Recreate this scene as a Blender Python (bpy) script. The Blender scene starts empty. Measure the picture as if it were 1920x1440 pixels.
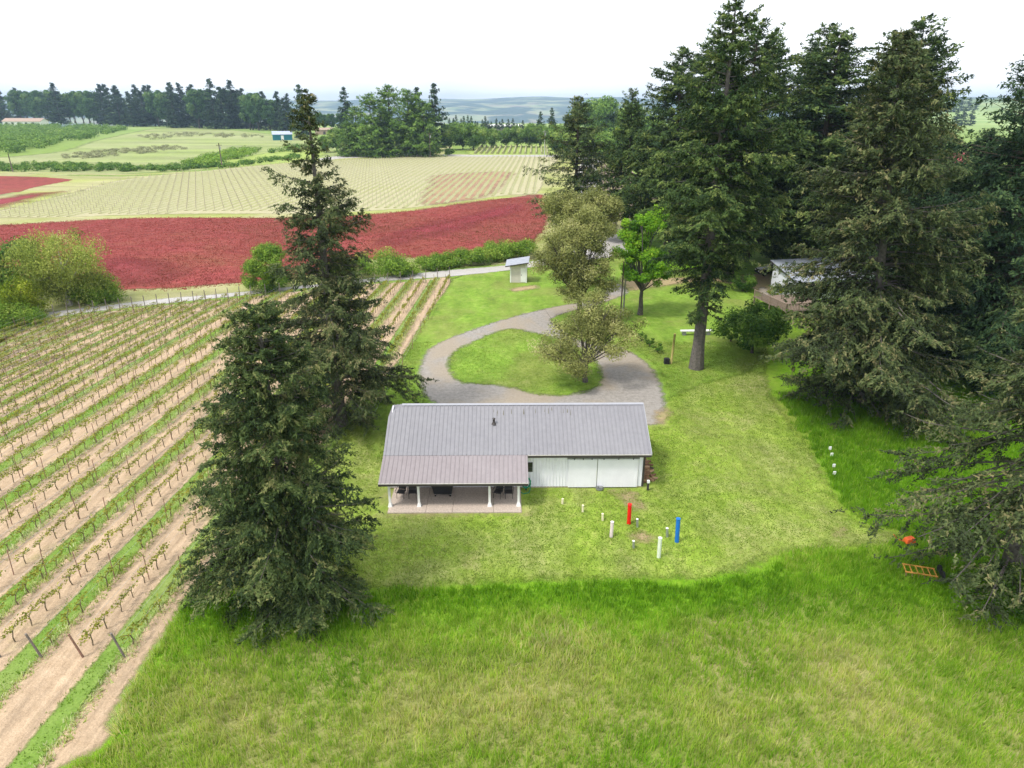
import bpy, math, random
import numpy as np
from mathutils import Vector

R = math.radians
random.seed(7)
rng = np.random.default_rng(11)
sc = bpy.context.scene
col = sc.collection

# ------------------------------------------------------------------ camera
CAM_H = 25.5
F = 1280.0
PITCH = math.atan(525 / F)
cam_d = bpy.data.cameras.new('camera')
cam_d.lens = 24.0
cam_d.sensor_width = 36.0
cam_d.clip_start = 0.5
cam_d.clip_end = 40000
cam = bpy.data.objects.new('camera', cam_d)
col.objects.link(cam)
cam.location = (0, 0, CAM_H)
cam.rotation_euler = (math.pi / 2 - PITCH, 0, 0)
sc.camera = cam

# ------------------------------------------------------------------ sky, sun, exposure
SUN_EL, SUN_AZ = R(58), R(238)          # azimuth clockwise from +Y: behind the camera, to the left
world = bpy.data.worlds.new('World')
sc.world = world
world.use_nodes = True
wn, wl = world.node_tree.nodes, world.node_tree.links
wn.clear()
sky = wn.new('ShaderNodeTexSky')
sky.sky_type = 'NISHITA'
sky.sun_disc = False
sky.sun_elevation = SUN_EL
sky.sun_rotation = SUN_AZ
sky.air_density = 1.0
sky.dust_density = 2.0
hs = wn.new('ShaderNodeHueSaturation')
hs.inputs['Saturation'].default_value = 0.55
tc = wn.new('ShaderNodeTexCoord')
cn = wn.new('ShaderNodeTexNoise')
cn.inputs['Scale'].default_value = 3.2
cn.inputs['Detail'].default_value = 7
cr = wn.new('ShaderNodeMapRange')
cr.inputs['From Min'].default_value = 0.3
cr.inputs['From Max'].default_value = 0.62
cr.inputs['To Min'].default_value = 0.55
cr.inputs['To Max'].default_value = 0.95
cm = wn.new('ShaderNodeMix')
cm.data_type = 'RGBA'
cm.inputs['B'].default_value = (8.6, 8.9, 9.3, 1)      # bright thin cloud
bg = wn.new('ShaderNodeBackground')
bg.inputs['Strength'].default_value = 0.08
wo = wn.new('ShaderNodeOutputWorld')
wl.new(sky.outputs[0], hs.inputs['Color'])
wl.new(tc.outputs['Generated'], cn.inputs['Vector'])
wl.new(cn.outputs['Fac'], cr.inputs['Value'])
wl.new(cr.outputs[0], cm.inputs['Factor'])
wl.new(hs.outputs[0], cm.inputs['A'])
wl.new(cm.outputs['Result'], bg.inputs['Color'])
wl.new(bg.outputs[0], wo.inputs['Surface'])

sun_d = bpy.data.lights.new('sun', 'SUN')
sun_d.energy = 1.5
sun_d.angle = R(11)
sun_d.color = (1.0, 0.95, 0.87)
sun = bpy.data.objects.new('sun', sun_d)
col.objects.link(sun)
sdir = Vector((math.sin(SUN_AZ) * math.cos(SUN_EL), math.cos(SUN_AZ) * math.cos(SUN_EL), math.sin(SUN_EL)))
sun.rotation_euler = sdir.to_track_quat('Z', 'Y').to_euler()
sun.location = (-60, -40, 120)

sc.view_settings.view_transform = 'Standard'
sc.view_settings.look = 'None'
sc.view_settings.gamma = 1.0
sc.view_settings.use_curve_mapping = False
sc.view_settings.exposure = 1.2
sc.cycles.max_bounces = 6
sc.cycles.diffuse_bounces = 2
sc.cycles.glossy_bounces = 2
sc.cycles.transmission_bounces = 3
sc.cycles.transparent_max_bounces = 12
sc.cycles.volume_bounces = 0
sc.cycles.use_denoising = True
sc.cycles.sample_clamp_indirect = 4

# ------------------------------------------------------------------ helpers
SP, CP = math.sin(PITCH), math.cos(PITCH)

def G(px, py, z=0.0):
    """point of the level z that the sight line through this spot of the photograph meets"""
    dx, dy = (px - 960) / F, (720 - py) / F
    dz = -SP + dy * CP
    t = (CAM_H - z) / -dz
    return (dx * t, (CP + dy * SP) * t)

def pix(X, Y, Z=0.0):
    zz = Z - CAM_H
    dep = Y * CP - zz * SP
    up = Y * SP + zz * CP
    return 960 + F * X / dep, 720 - F * up / dep

def tag(o, label=None, cat=None, group=None, kind=None):
    if label: o['label'] = label
    if cat: o['category'] = cat
    if group: o['group'] = group
    if kind: o['kind'] = kind
    return o

ONES = 'first second third fourth fifth sixth seventh eighth ninth tenth eleventh twelfth thirteenth fourteenth fifteenth sixteenth seventeenth eighteenth nineteenth'.split()
def nth(k):
    k += 1
    if k < 20: return ONES[k - 1]
    tens = ['', '', 'twent', 'thirt', 'fort', 'fift', 'sixt', 'sevent', 'eight', 'ninet'][k // 10]
    return tens + 'ieth' if k % 10 == 0 else tens + 'y ' + ONES[k % 10 - 1]

def link(o, parent=None):
    col.objects.link(o)
    if parent is not None:
        o.parent = parent
    return o

def empty(name, loc=(0, 0, 0), rz=0.0):
    o = bpy.data.objects.new(name, None)
    o.empty_display_size = 0.2
    o.location = loc
    o.rotation_euler = (0, 0, rz)
    return link(o)

def copy_tree(o, parent=None):
    c = o.copy()
    col.objects.link(c)
    c.parent = parent
    for ch in list(o.children):
        copy_tree(ch, c)
    return c

def tri_mesh(name, V, mat, tint=None, extra=None):
    """V: (n,3,3) loose triangles"""
    V = np.asarray(V, dtype=np.float32)
    n = len(V)
    me = bpy.data.meshes.new(name)
    me.vertices.add(n * 3)
    me.loops.add(n * 3)
    me.polygons.add(n)
    me.vertices.foreach_set('co', V.reshape(-1))
    me.loops.foreach_set('vertex_index', np.arange(n * 3, dtype=np.int32))
    me.polygons.foreach_set('loop_start', np.arange(0, n * 3, 3, dtype=np.int32))
    if tint is not None:
        a = me.attributes.new('tint', 'FLOAT', 'FACE')
        a.data.foreach_set('value', np.asarray(tint, dtype=np.float32))
    me.update()
    me.materials.append(mat)
    return me

class MB:
    """collects boxes, bars, tubes and faces; build() links them as one mesh object"""
    def __init__(self):
        self.v, self.f = [], []
    def face(self, *pts):
        b = len(self.v)
        self.v += [tuple(p) for p in pts]
        self.f.append(tuple(range(b, b + len(pts))))
        return self
    def box(self, x0, x1, y0, y1, z0, z1):
        b = len(self.v)
        self.v += [(x, y, z) for z in (z0, z1) for x, y in ((x0, y0), (x1, y0), (x1, y1), (x0, y1))]
        self.f += [tuple(b + i for i in q) for q in ((3, 2, 1, 0), (4, 5, 6, 7), (0, 1, 5, 4), (1, 2, 6, 5), (2, 3, 7, 6), (3, 0, 4, 7))]
        return self
    def hexa(self, bottom, top):
        b = len(self.v)
        n = len(bottom)
        self.v += [tuple(p) for p in bottom] + [tuple(p) for p in top]
        self.f.append(tuple(b + i for i in reversed(range(n))))
        self.f.append(tuple(b + n + i for i in range(n)))
        for i in range(n):
            j = (i + 1) % n
            self.f.append((b + i, b + j, b + n + j, b + n + i))
        return self
    def tube(self, path, rad, n=8, cap=True):
        path = [Vector(p) for p in path]
        if not hasattr(rad, '__len__'):
            rad = [rad] * len(path)
        b = len(self.v)
        for k, p in enumerate(path):
            d = (path[min(k + 1, len(path) - 1)] - path[max(k - 1, 0)]).normalized()
            u = d.cross(Vector((0, 0, 1)))
            if u.length < 1e-3: u = Vector((1, 0, 0))
            u.normalize()
            w = d.cross(u)
            for i in range(n):
                a = 2 * math.pi * i / n
                q = p + (u * math.cos(a) + w * math.sin(a)) * rad[k]
                self.v.append(tuple(q))
        for k in range(len(path) - 1):
            for i in range(n):
                j = (i + 1) % n
                self.f.append((b + k * n + i, b + k * n + j, b + (k + 1) * n + j, b + (k + 1) * n + i))
        if cap:
            self.f.append(tuple(b + i for i in range(n)))
            e = b + (len(path) - 1) * n
            self.f.append(tuple(e + i for i in reversed(range(n))))
        return self
    def mesh(self, name, mat, smooth=False):
        me = bpy.data.meshes.new(name)
        me.from_pydata(self.v, [], self.f)
        me.update()
        me.materials.append(mat)
        if smooth:
            me.polygons.foreach_set('use_smooth', [True] * len(me.polygons))
        return me
    def build(self, name, mat, parent=None, smooth=False, bevel=0.0, loc=None, rot=None):
        o = bpy.data.objects.new(name, self.mesh(name, mat, smooth))
        if bevel:
            m = o.modifiers.new('bevel', 'BEVEL')
            m.width = bevel
            m.segments = 2
        if loc: o.location = loc
        if rot: o.rotation_euler = rot
        return link(o, parent)

# ------------------------------------------------------------------ materials
def lin(r, g, b):
    f = lambda c: ((c / 255 + 0.055) / 1.055) ** 2.4 if c / 255 > 0.04045 else c / 255 / 12.92
    return (f(r), f(g), f(b), 1)

class NT:
    def __init__(self, name):
        self.m = bpy.data.materials.new(name)
        self.m.use_nodes = True
        self.n = self.m.node_tree.nodes
        self.l = self.m.node_tree.links
        self.n.clear()
        self.out = self.n.new('ShaderNodeOutputMaterial')
        self.bs = self.n.new('ShaderNodeBsdfPrincipled')
        self.geo = self.n.new('ShaderNodeNewGeometry')
        self.l.new(self.bs.outputs[0], self.out.inputs['Surface'])
    def noise(self, scale, detail=4, rough=0.55, vec=None, dist=0.0, stretch=None):
        t = self.n.new('ShaderNodeTexNoise')
        t.inputs['Scale'].default_value = scale
        t.inputs['Detail'].default_value = detail
        t.inputs['Roughness'].default_value = rough
        t.inputs['Distortion'].default_value = dist
        src = vec or self.geo.outputs['Position']
        if stretch:
            mp = self.n.new('ShaderNodeMapping')
            mp.inputs['Scale'].default_value = stretch[:3]
            if len(stretch) > 3: mp.inputs['Rotation'].default_value = (0, 0, stretch[3])
            self.l.new(src, mp.inputs['Vector'])
            src = mp.outputs[0]
        self.l.new(src, t.inputs['Vector'])
        return t.outputs['Fac']
    def ramp(self, fac, stops):
        r = self.n.new('ShaderNodeValToRGB')
        e = r.color_ramp.elements
        while len(e) < len(stops): e.new(0.5)
        for k, (p, c) in enumerate(stops):
            e[k].position = p
            e[k].color = c if len(c) == 4 else (*c, 1)
        self.l.new(fac, r.inputs['Fac'])
        return r.outputs['Color']
    def mix(self, a, b, fac, mode='MIX'):
        m = self.n.new('ShaderNodeMix')
        m.data_type = 'RGBA'
        m.blend_type = mode
        for s, v in ((m.inputs['A'], a), (m.inputs['B'], b), (m.inputs['Factor'], fac)):
            if hasattr(v, 'is_linked') or hasattr(v, 'links'): self.l.new(v, s)
            elif isinstance(v, (int, float)): s.default_value = v
            else: s.default_value = v if len(v) == 4 else (*v, 1)
        return m.outputs['Result']
    def range(self, v, a, b, c=0.0, d=1.0, smooth=False):
        m = self.n.new('ShaderNodeMapRange')
        if smooth: m.interpolation_type = 'SMOOTHSTEP'
        for k, x in (('From Min', a), ('From Max', b), ('To Min', c), ('To Max', d)):
            m.inputs[k].default_value = x
        self.l.new(v, m.inputs['Value'])
        return m.outputs[0]
    def math(self, op, a, b):
        m = self.n.new('ShaderNodeMath')
        m.operation = op
        for s, v in ((m.inputs[0], a), (m.inputs[1], b)):
            if isinstance(v, (int, float)): s.default_value = v
            else: self.l.new(v, s)
        return m.outputs[0]
    def attr(self, name):
        a = self.n.new('ShaderNodeAttribute')
        a.attribute_name = name
        return a.outputs['Fac']
    def bump(self, h, strength=0.5, dist=0.05):
        b = self.n.new('ShaderNodeBump')
        b.inputs['Strength'].default_value = strength
        b.inputs['Distance'].default_value = dist
        self.l.new(h, b.inputs['Height'])
        self.l.new(b.outputs[0], self.bs.inputs['Normal'])
    def set(self, color=None, rough=0.8, spec=0.3, metal=0.0):
        if color is not None:
            if hasattr(color, 'links'): self.l.new(color, self.bs.inputs['Base Color'])
            else: self.bs.inputs['Base Color'].default_value = color if len(color) == 4 else (*color, 1)
        self.bs.inputs['Roughness'].default_value = rough
        self.bs.inputs['Specular IOR Level'].default_value = spec
        self.bs.inputs['Metallic'].default_value = metal
        return self.m
    def ragged(self, amp, soft, scale):
        """the sheet thins out raggedly towards its border (attribute edge: metres to the border)"""
        e = self.attr('edge')
        nz = self.noise(scale, 5, 0.65)
        s = self.math('ADD', e, self.math('MULTIPLY', self.math('SUBTRACT', nz, 0.5), amp * 2))
        a = self.range(s, 0.0, soft)
        tr = self.n.new('ShaderNodeBsdfTransparent')
        mx = self.n.new('ShaderNodeMixShader')
        self.l.new(a, mx.inputs[0])
        self.l.new(tr.outputs[0], mx.inputs[1])
        self.l.new(self.bs.outputs[0], mx.inputs[2])
        self.l.new(mx.outputs[0], self.out.inputs['Surface'])

def plain(name, c, rough=0.6, var=0.12, scale=3.0, spec=0.4, metal=0.0, bump=0.0):
    t = NT(name)
    nz = t.noise(scale, 5)
    k = t.range(nz, 0.25, 0.75, 1 - var, 1 + var)
    cc = t.mix(c, (1, 1, 1, 1), 1.0, 'MULTIPLY')
    comb = t.n.new('ShaderNodeCombineColor')
    for i in range(3): t.l.new(k, comb.inputs[i])
    cc = t.mix(c, comb.outputs[0], 1.0, 'MULTIPLY')
    if bump: t.bump(nz, bump, 0.02)
    return t.set(cc, rough, spec, metal)

def ground_mat(name, fine, big, fscale=1.2, bscale=0.08, edge=None, bump=0.6, bdist=0.08, mixlo=0.35, mixhi=0.65, streak=None, third=None):
    """fine / big: colour stops read by a small and by a large noise"""
    t = NT(name)
    a = t.ramp(t.noise(fscale, 8, 0.7), fine)
    b = t.ramp(t.noise(fscale * 1.7, 8, 0.7), big)
    c = t.mix(a, b, t.range(t.noise(bscale, 4, 0.6, dist=0.6), mixlo, mixhi, smooth=True))
    if streak:
        s = t.ramp(t.noise(streak[0], 6, 0.65, stretch=streak[1]), [(0.35, (0.72, 0.72, 0.72)), (0.65, (1.22, 1.22, 1.22))])
        c = t.mix(c, s, 0.8, 'MULTIPLY')
    if third:
        c = t.mix(c, third[0], t.range(t.noise(third[1], 5, 0.65, dist=0.4), third[2], third[3], 0, third[4]))
    hf = t.noise(fscale * 9, 3, 0.6)
    k = t.ramp(hf, [(0.25, (0.68, 0.68, 0.68)), (0.75, (1.3, 1.3, 1.3))])
    c = t.mix(c, k, 0.75, 'MULTIPLY')
    t.bump(t.noise(fscale * 3, 6, 0.7), bump, bdist)
    if edge: t.ragged(*edge)
    return t.set(c, 0.95, 0.12)

def leaf_mat(name, stops, trans=0.3):
    t = NT(name)
    c = t.ramp(t.attr('tint'), stops)
    c = t.mix(c, t.ramp(t.noise(0.9, 3), [(0.3, (0.75, 0.78, 0.75)), (0.7, (1.22, 1.18, 1.2))]), 1.0, 'MULTIPLY')
    t.set(c, 0.75, 0.2)
    tl = t.n.new('ShaderNodeBsdfTranslucent')
    t.l.new(c, tl.inputs['Color'])
    mx = t.n.new('ShaderNodeMixShader')
    mx.inputs[0].default_value = trans
    t.l.new(t.bs.outputs[0], mx.inputs[1])
    t.l.new(tl.outputs[0], mx.inputs[2])
    t.l.new(mx.outputs[0], t.out.inputs['Surface'])
    return t.m

M = {}
# ground covers
M['ground'] = None
lawn_f = [(0.25, (0.12, 0.205, 0.02)), (0.5, (0.22, 0.32, 0.04)), (0.75, (0.35, 0.39, 0.1))]
lawn_b = [(0.25, (0.16, 0.21, 0.04)), (0.5, (0.26, 0.29, 0.09)), (0.8, (0.4, 0.36, 0.19))]
M['lawn'] = ground_mat('mown grass', lawn_f, lawn_b, 1.1, 0.13, (1.1, 0.9, 0.9), streak=(0.45, (1.3, 0.35, 1, R(25))), third=((0.44, 0.37, 0.2, 1), 0.2, 0.57, 0.75, 0.6), mixlo=0.4, mixhi=0.7)
yard_f = [(0.25, (0.1, 0.19, 0.02)), (0.5, (0.175, 0.29, 0.035)), (0.75, (0.28, 0.36, 0.075))]
yard_b = [(0.25, (0.14, 0.2, 0.03)), (0.55, (0.22, 0.27, 0.06)), (0.8, (0.35, 0.33, 0.14))]
M['yard'] = ground_mat('green yard grass', yard_f, yard_b, 1.3, 0.12, (0.9, 0.8, 0.9), mixlo=0.42, mixhi=0.68, streak=(0.4, (1.0, 0.5, 1, R(-30))), third=((0.36, 0.36, 0.14, 1), 0.25, 0.58, 0.8, 0.6))
mead_f = [(0.25, (0.07, 0.18, 0.008)), (0.5, (0.14, 0.29, 0.012)), (0.75, (0.23, 0.37, 0.03))]
mead_b = [(0.25, (0.13, 0.21, 0.02)), (0.55, (0.24, 0.29, 0.05)), (0.8, (0.42, 0.38, 0.14))]
M['meadow'] = ground_mat('tall meadow grass', mead_f, mead_b, 1.1, 0.06, (0.7, 0.5, 1.2), bdist=0.2, mixlo=0.45, mixhi=0.7)
M['dry_meadow'] = ground_mat('dry meadow grass', [(0.25, (0.11, 0.17, 0.02)), (0.5, (0.2, 0.26, 0.05)), (0.75, (0.31, 0.32, 0.1))],
                             [(0.25, (0.2, 0.23, 0.06)), (0.55, (0.3, 0.29, 0.11)), (0.8, (0.42, 0.35, 0.18))], 1.1, 0.12, (1.6, 2.0, 0.5), bdist=0.2)
M['dirt'] = ground_mat('bare dirt', [(0.3, (0.3, 0.22, 0.12)), (0.6, (0.44, 0.33, 0.2)), (0.8, (0.5, 0.4, 0.27))],
                       [(0.3, (0.34, 0.3, 0.12)), (0.7, (0.46, 0.36, 0.22))], 1.6, 0.4, (0.9, 1.1, 1.5))
M['soil'] = ground_mat('tilled vineyard soil', [(0.25, (0.36, 0.255, 0.16)), (0.5, (0.47, 0.345, 0.23)), (0.75, (0.55, 0.42, 0.29))],
                       [(0.25, (0.39, 0.28, 0.185)), (0.55, (0.5, 0.37, 0.25)), (0.8, (0.57, 0.45, 0.31))], 1.8, 0.12, (0.5, 0.4, 1.5),
                       streak=(1.1, (2.2, 0.22, 1, R(3))), bump=0.9, bdist=0.1, third=((0.36, 0.36, 0.12, 1), 0.22, 0.58, 0.8, 0.5))
M['strip'] = ground_mat('grass strip', [(0.25, (0.089, 0.172, 0.021)), (0.5, (0.147, 0.253, 0.038)), (0.75, (0.231, 0.333, 0.076))],
                        [(0.25, (0.158, 0.230, 0.048)), (0.55, (0.231, 0.299, 0.085)), (0.8, (0.315, 0.356, 0.142))], 1.3, 0.1, (0.22, 0.2, 2.2))
M['gravel'] = ground_mat('gravel', [(0.25, (0.200, 0.181, 0.158)), (0.5, (0.304, 0.281, 0.257)), (0.75, (0.392, 0.361, 0.324))],
                         [(0.25, (0.256, 0.218, 0.171)), (0.55, (0.336, 0.286, 0.225)), (0.8, (0.400, 0.344, 0.270))], 2.6, 0.13, (0.7, 0.6, 1.1), mixlo=0.42, mixhi=0.6)
M['road'] = ground_mat('gravel road', [(0.25, (0.32, 0.31, 0.3)), (0.5, (0.43, 0.41, 0.4)), (0.75, (0.5, 0.48, 0.46))],
                       [(0.25, (0.34, 0.31, 0.28)), (0.55, (0.42, 0.4, 0.36)), (0.8, (0.5, 0.46, 0.41))], 1.2, 0.1, (0.6, 0.5, 0.8))
M['clover'] = ground_mat('red clover', [(0.3, (0.13, 0.042, 0.025)), (0.5, (0.21, 0.05, 0.038)), (0.7, (0.29, 0.08, 0.06))],
                         [(0.25, (0.2, 0.04, 0.035)), (0.55, (0.3, 0.06, 0.06)), (0.8, (0.36, 0.095, 0.085))], 0.5, 0.03, (1.5, 1.0, 0.3),
                         streak=(0.8, (0.3, 1.2, 1)), third=((0.17, 0.1, 0.035, 1), 0.03, 0.5, 0.75, 0.7))
M['magenta'] = ground_mat('pink clover', [(0.25, (0.19, 0.03, 0.04)), (0.5, (0.27, 0.045, 0.06)), (0.75, (0.33, 0.07, 0.085))],
                          [(0.25, (0.18, 0.04, 0.035)), (0.8, (0.28, 0.06, 0.06))], 0.4, 0.03, (5.0, 7.0, 0.12))
M['verge'] = ground_mat('field verge', [(0.25, (0.192, 0.232, 0.054)), (0.5, (0.288, 0.318, 0.090)), (0.75, (0.352, 0.344, 0.153))],
                        [(0.25, (0.288, 0.292, 0.117)), (0.6, (0.384, 0.353, 0.198)), (0.8, (0.432, 0.396, 0.261))], 0.4, 0.04, (1.5, 1.0, 0.3), streak=(0.1, (0.15, 1.2, 1)))
M['pale'] = ground_mat('far vineyard ground', [(0.25, (0.318, 0.297, 0.166)), (0.5, (0.396, 0.369, 0.221)), (0.75, (0.447, 0.414, 0.276))],
                       [(0.25, (0.327, 0.315, 0.156)), (0.55, (0.413, 0.378, 0.239)), (0.8, (0.473, 0.414, 0.313))], 0.4, 0.02, (1.5, 1.0, 0.3))
M['mauve'] = ground_mat('bare vineyard block', [(0.25, (0.209, 0.112, 0.078)), (0.5, (0.285, 0.160, 0.113)), (0.75, (0.351, 0.208, 0.148))],
                        [(0.25, (0.314, 0.224, 0.109)), (0.8, (0.380, 0.248, 0.164))], 0.4, 0.06, (4, 4, 0.12))
M['row_green'] = ground_mat('row grass', [(0.25, (0.264, 0.279, 0.104)), (0.5, (0.332, 0.333, 0.152)), (0.75, (0.383, 0.378, 0.209))],
                            [(0.25, (0.306, 0.315, 0.142)), (0.8, (0.399, 0.378, 0.237))], 0.3, 0.02)
M['pasture'] = ground_mat('rough pasture', [(0.25, (0.212, 0.246, 0.095)), (0.5, (0.289, 0.317, 0.142)), (0.75, (0.340, 0.334, 0.190))],
                          [(0.25, (0.187, 0.246, 0.067)), (0.6, (0.281, 0.334, 0.114)), (0.8, (0.340, 0.352, 0.190))], 0.12, 0.015, (6, 5, 0.1), streak=(0.05, (0.2, 1, 1)))
M['bright'] = ground_mat('bright pasture', [(0.25, (0.2, 0.3, 0.05)), (0.5, (0.3, 0.38, 0.09)), (0.75, (0.38, 0.42, 0.14))],
                         [(0.25, (0.2, 0.3, 0.05)), (0.8, (0.36, 0.4, 0.13))], 0.15, 0.02, (4, 3, 0.15))

# things
M['white_wall'] = plain('white painted metal siding', (0.86, 0.85, 0.9, 1), 0.45, 0.05, 1.5)
M['white_paint'] = plain('white paint', (0.82, 0.82, 0.8, 1), 0.5, 0.05, 4)
M['dark_trim'] = plain('dark brown trim', (0.05, 0.042, 0.04, 1), 0.5, 0.15)
M['gutter'] = plain('pale gutter', (0.6, 0.57, 0.53, 1), 0.4, 0.08)
M['slab'] = plain('exposed aggregate slab', (0.47, 0.39, 0.33, 1), 0.9, 0.28, 9, bump=0.3)
M['black'] = plain('black cover', (0.012, 0.013, 0.016, 1), 0.55, 0.3, 6)
M['chair'] = plain('dark woven chair', (0.035, 0.033, 0.035, 1), 0.7, 0.3, 30)
M['glass'] = plain('dark window glass', (0.02, 0.025, 0.03, 1), 0.08, 0.1, spec=0.8)
M['steel'] = plain('galvanised steel', (0.42, 0.44, 0.44, 1), 0.4, 0.2, 8, metal=0.6)
M['grey_metal'] = plain('weathered rail', (0.24, 0.25, 0.25, 1), 0.5, 0.25, 12)
M['hose'] = plain('green hose', (0.0, 0.24, 0.12, 1), 0.35, 0.15)
M['red'] = plain('red marker pipe', (0.75, 0.012, 0.008, 1), 0.4, 0.1)
M['blue'] = plain('blue marker pipe', (0.012, 0.16, 0.55, 1), 0.4, 0.1)
M['pinkwhite'] = plain('pinkish white pipe', (0.74, 0.62, 0.62, 1), 0.45, 0.06)
M['greenwhite'] = plain('greenish white pipe', (0.7, 0.76, 0.62, 1), 0.45, 0.06)
M['cream'] = plain('cream stake', (0.76, 0.7, 0.47, 1), 0.5, 0.08)
M['shed'] = plain('beige shed boards', (0.58, 0.54, 0.48, 1), 0.7, 0.1, 2)
M['shed_roof'] = plain('grey shed roof', (0.3, 0.32, 0.37, 1), 0.5, 0.15, 2)
M['bark'] = plain('grey bark', (0.12, 0.105, 0.095, 1), 0.95, 0.45, 5, bump=0.8)
M['bark_brown'] = plain('brown bark', (0.075, 0.06, 0.045, 1), 0.95, 0.45, 5, bump=0.8)
M['vine_wood'] = plain('vine wood', (0.16, 0.125, 0.08, 1), 0.9, 0.3, 6)
M['bark_pale'] = plain('pale birch bark', (0.38, 0.35, 0.3, 1), 0.9, 0.35, 5)
M['wood'] = plain('weathered wood', (0.24, 0.18, 0.14, 1), 0.85, 0.3, 6)
M['rust_post'] = plain('rusty steel post', (0.27, 0.15, 0.11, 1), 0.8, 0.3, 6)
M['grey_post'] = plain('grey wooden post', (0.2, 0.17, 0.15, 1), 0.9, 0.3, 6)
M['pole'] = plain('utility pole wood', (0.13, 0.1, 0.08, 1), 0.9, 0.3, 3)
M['pale_pole'] = plain('pale pole', (0.34, 0.33, 0.3, 1), 0.8, 0.2, 3)
M['dry_post'] = plain('sun bleached posts', (0.4, 0.36, 0.26, 1), 0.9, 0.2, 3)
M['yellow_post'] = plain('yellowed post', (0.35, 0.3, 0.1, 1), 0.8, 0.2, 3)
M['teal'] = plain('teal boards', (0.012, 0.16, 0.2, 1), 0.7, 0.15, 1)
M['blue_roof'] = plain('blue grey metal roof', (0.4, 0.45, 0.58, 1), 0.4, 0.1, 1)
M['tan_roof'] = plain('tan shingle roof', (0.36, 0.26, 0.2, 1), 0.8, 0.15, 1)
M['house_roof'] = plain('grey shingle roof', (0.36, 0.39, 0.45, 1), 0.8, 0.14, 4)
M['house_wall'] = plain('white lap siding', (0.72, 0.74, 0.8, 1), 0.6, 0.06, 2)
M['car'] = plain('black car paint', (0.015, 0.015, 0.017, 1), 0.2, 0.1, spec=0.6)
M['car_reflection'] = plain('painted pale reflection', (0.4, 0.4, 0.42, 1), 0.25, 0.1, spec=0.6)  # whitish reflection on the black hood, painted as base colour; windscreen shares it
M['tyre'] = plain('tyre rubber', (0.015, 0.015, 0.015, 1), 0.9, 0.2)
M['orange'] = plain('orange implement paint', (0.62, 0.1, 0.02, 1), 0.5, 0.2)
M['ochre'] = plain('faded yellow implement paint', (0.55, 0.26, 0.05, 1), 0.6, 0.25)
M['log'] = plain('split firewood', (0.22, 0.12, 0.07, 1), 0.9, 0.4, 5)
M['log_end'] = plain('cut log face', (0.4, 0.26, 0.15, 1), 0.9, 0.3, 6)
M['lamp'] = plain('white lamp', (0.8, 0.8, 0.78, 1), 0.4, 0.04)

def roof_mat(name, c1, c2, moss=False):
    t = NT(name)
    c = t.ramp(t.noise(0.25, 6, 0.6), [(0.3, c1), (0.7, c2)])
    c = t.mix(c, t.ramp(t.noise(3, 5), [(0.3, (0.93, 0.93, 0.93)), (0.7, (1.06, 1.06, 1.06))]), 1.0, 'MULTIPLY')
    t.l.new(t.range(t.noise(1.2, 4), 0.3, 0.7, 0.34, 0.5), t.bs.inputs['Roughness'])
    m = t.set(c, 0.42, 0.4)
    return m
M['roof'] = roof_mat('grey ribbed metal roof', (0.225, 0.22, 0.24), (0.255, 0.25, 0.268))
M['porch_roof'] = roof_mat('mauve brown ribbed metal roof', (0.255, 0.222, 0.23), (0.285, 0.252, 0.26))
M['cap'] = plain('grey roof trim', (0.34, 0.345, 0.38, 1), 0.45, 0.08, 2)
M['moss'] = plain('moss stain', (0.15, 0.14, 0.1, 1), 0.95, 0.4, 20)

# foliage
L = {}
L['fir_olive'] = leaf_mat('olive fir needles', [(0.0, (0.022, 0.042, 0.015)), (0.45, (0.075, 0.118, 0.034)), (0.8, (0.175, 0.215, 0.07)), (1.0, (0.28, 0.27, 0.11))])
L['fir_brown'] = leaf_mat('brownish spruce needles', [(0.0, (0.03, 0.04, 0.018)), (0.4, (0.07, 0.105, 0.036)), (0.75, (0.15, 0.182, 0.068)), (1.0, (0.28, 0.25, 0.12))])
L['fir_green'] = leaf_mat('green fir needles', [(0.0, (0.016, 0.04, 0.013)), (0.45, (0.066, 0.118, 0.03)), (0.8, (0.16, 0.225, 0.058)), (1.0, (0.26, 0.3, 0.09))])
L['fir_dark'] = leaf_mat('dark blue green fir needles', [(0.0, (0.01, 0.028, 0.014)), (0.45, (0.036, 0.078, 0.032)), (0.8, (0.085, 0.145, 0.05)), (1.0, (0.15, 0.21, 0.075))])
L['oak'] = leaf_mat('olive spring oak leaves', [(0.0, (0.13, 0.15, 0.04)), (0.45, (0.27, 0.295, 0.085)), (0.8, (0.42, 0.425, 0.15)), (1.0, (0.54, 0.52, 0.25))])
L['maple'] = leaf_mat('fresh green maple leaves', [(0.0, (0.07, 0.19, 0.014)), (0.45, (0.2, 0.42, 0.022)), (0.8, (0.37, 0.57, 0.04)), (1.0, (0.5, 0.62, 0.08))], 0.4)
L['lime'] = leaf_mat('lime leaves', [(0.0, (0.1, 0.16, 0.012)), (0.45, (0.24, 0.32, 0.02)), (0.8, (0.38, 0.44, 0.04)), (1.0, (0.48, 0.5, 0.08))], 0.4)
L['willow'] = leaf_mat('yellow green willow leaves', [(0.0, (0.11, 0.15, 0.03)), (0.45, (0.29, 0.36, 0.065)), (0.8, (0.45, 0.5, 0.11)), (1.0, (0.56, 0.58, 0.19))], 0.35)
L['bush'] = leaf_mat('dark bush leaves', [(0.0, (0.03, 0.085, 0.013)), (0.45, (0.09, 0.19, 0.025)), (0.8, (0.18, 0.3, 0.042)), (1.0, (0.28, 0.38, 0.07))])
L['bramble'] = leaf_mat('bramble leaves', [(0.0, (0.07, 0.15, 0.018)), (0.45, (0.16, 0.29, 0.03)), (0.8, (0.29, 0.42, 0.055)), (1.0, (0.42, 0.5, 0.1))])
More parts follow.
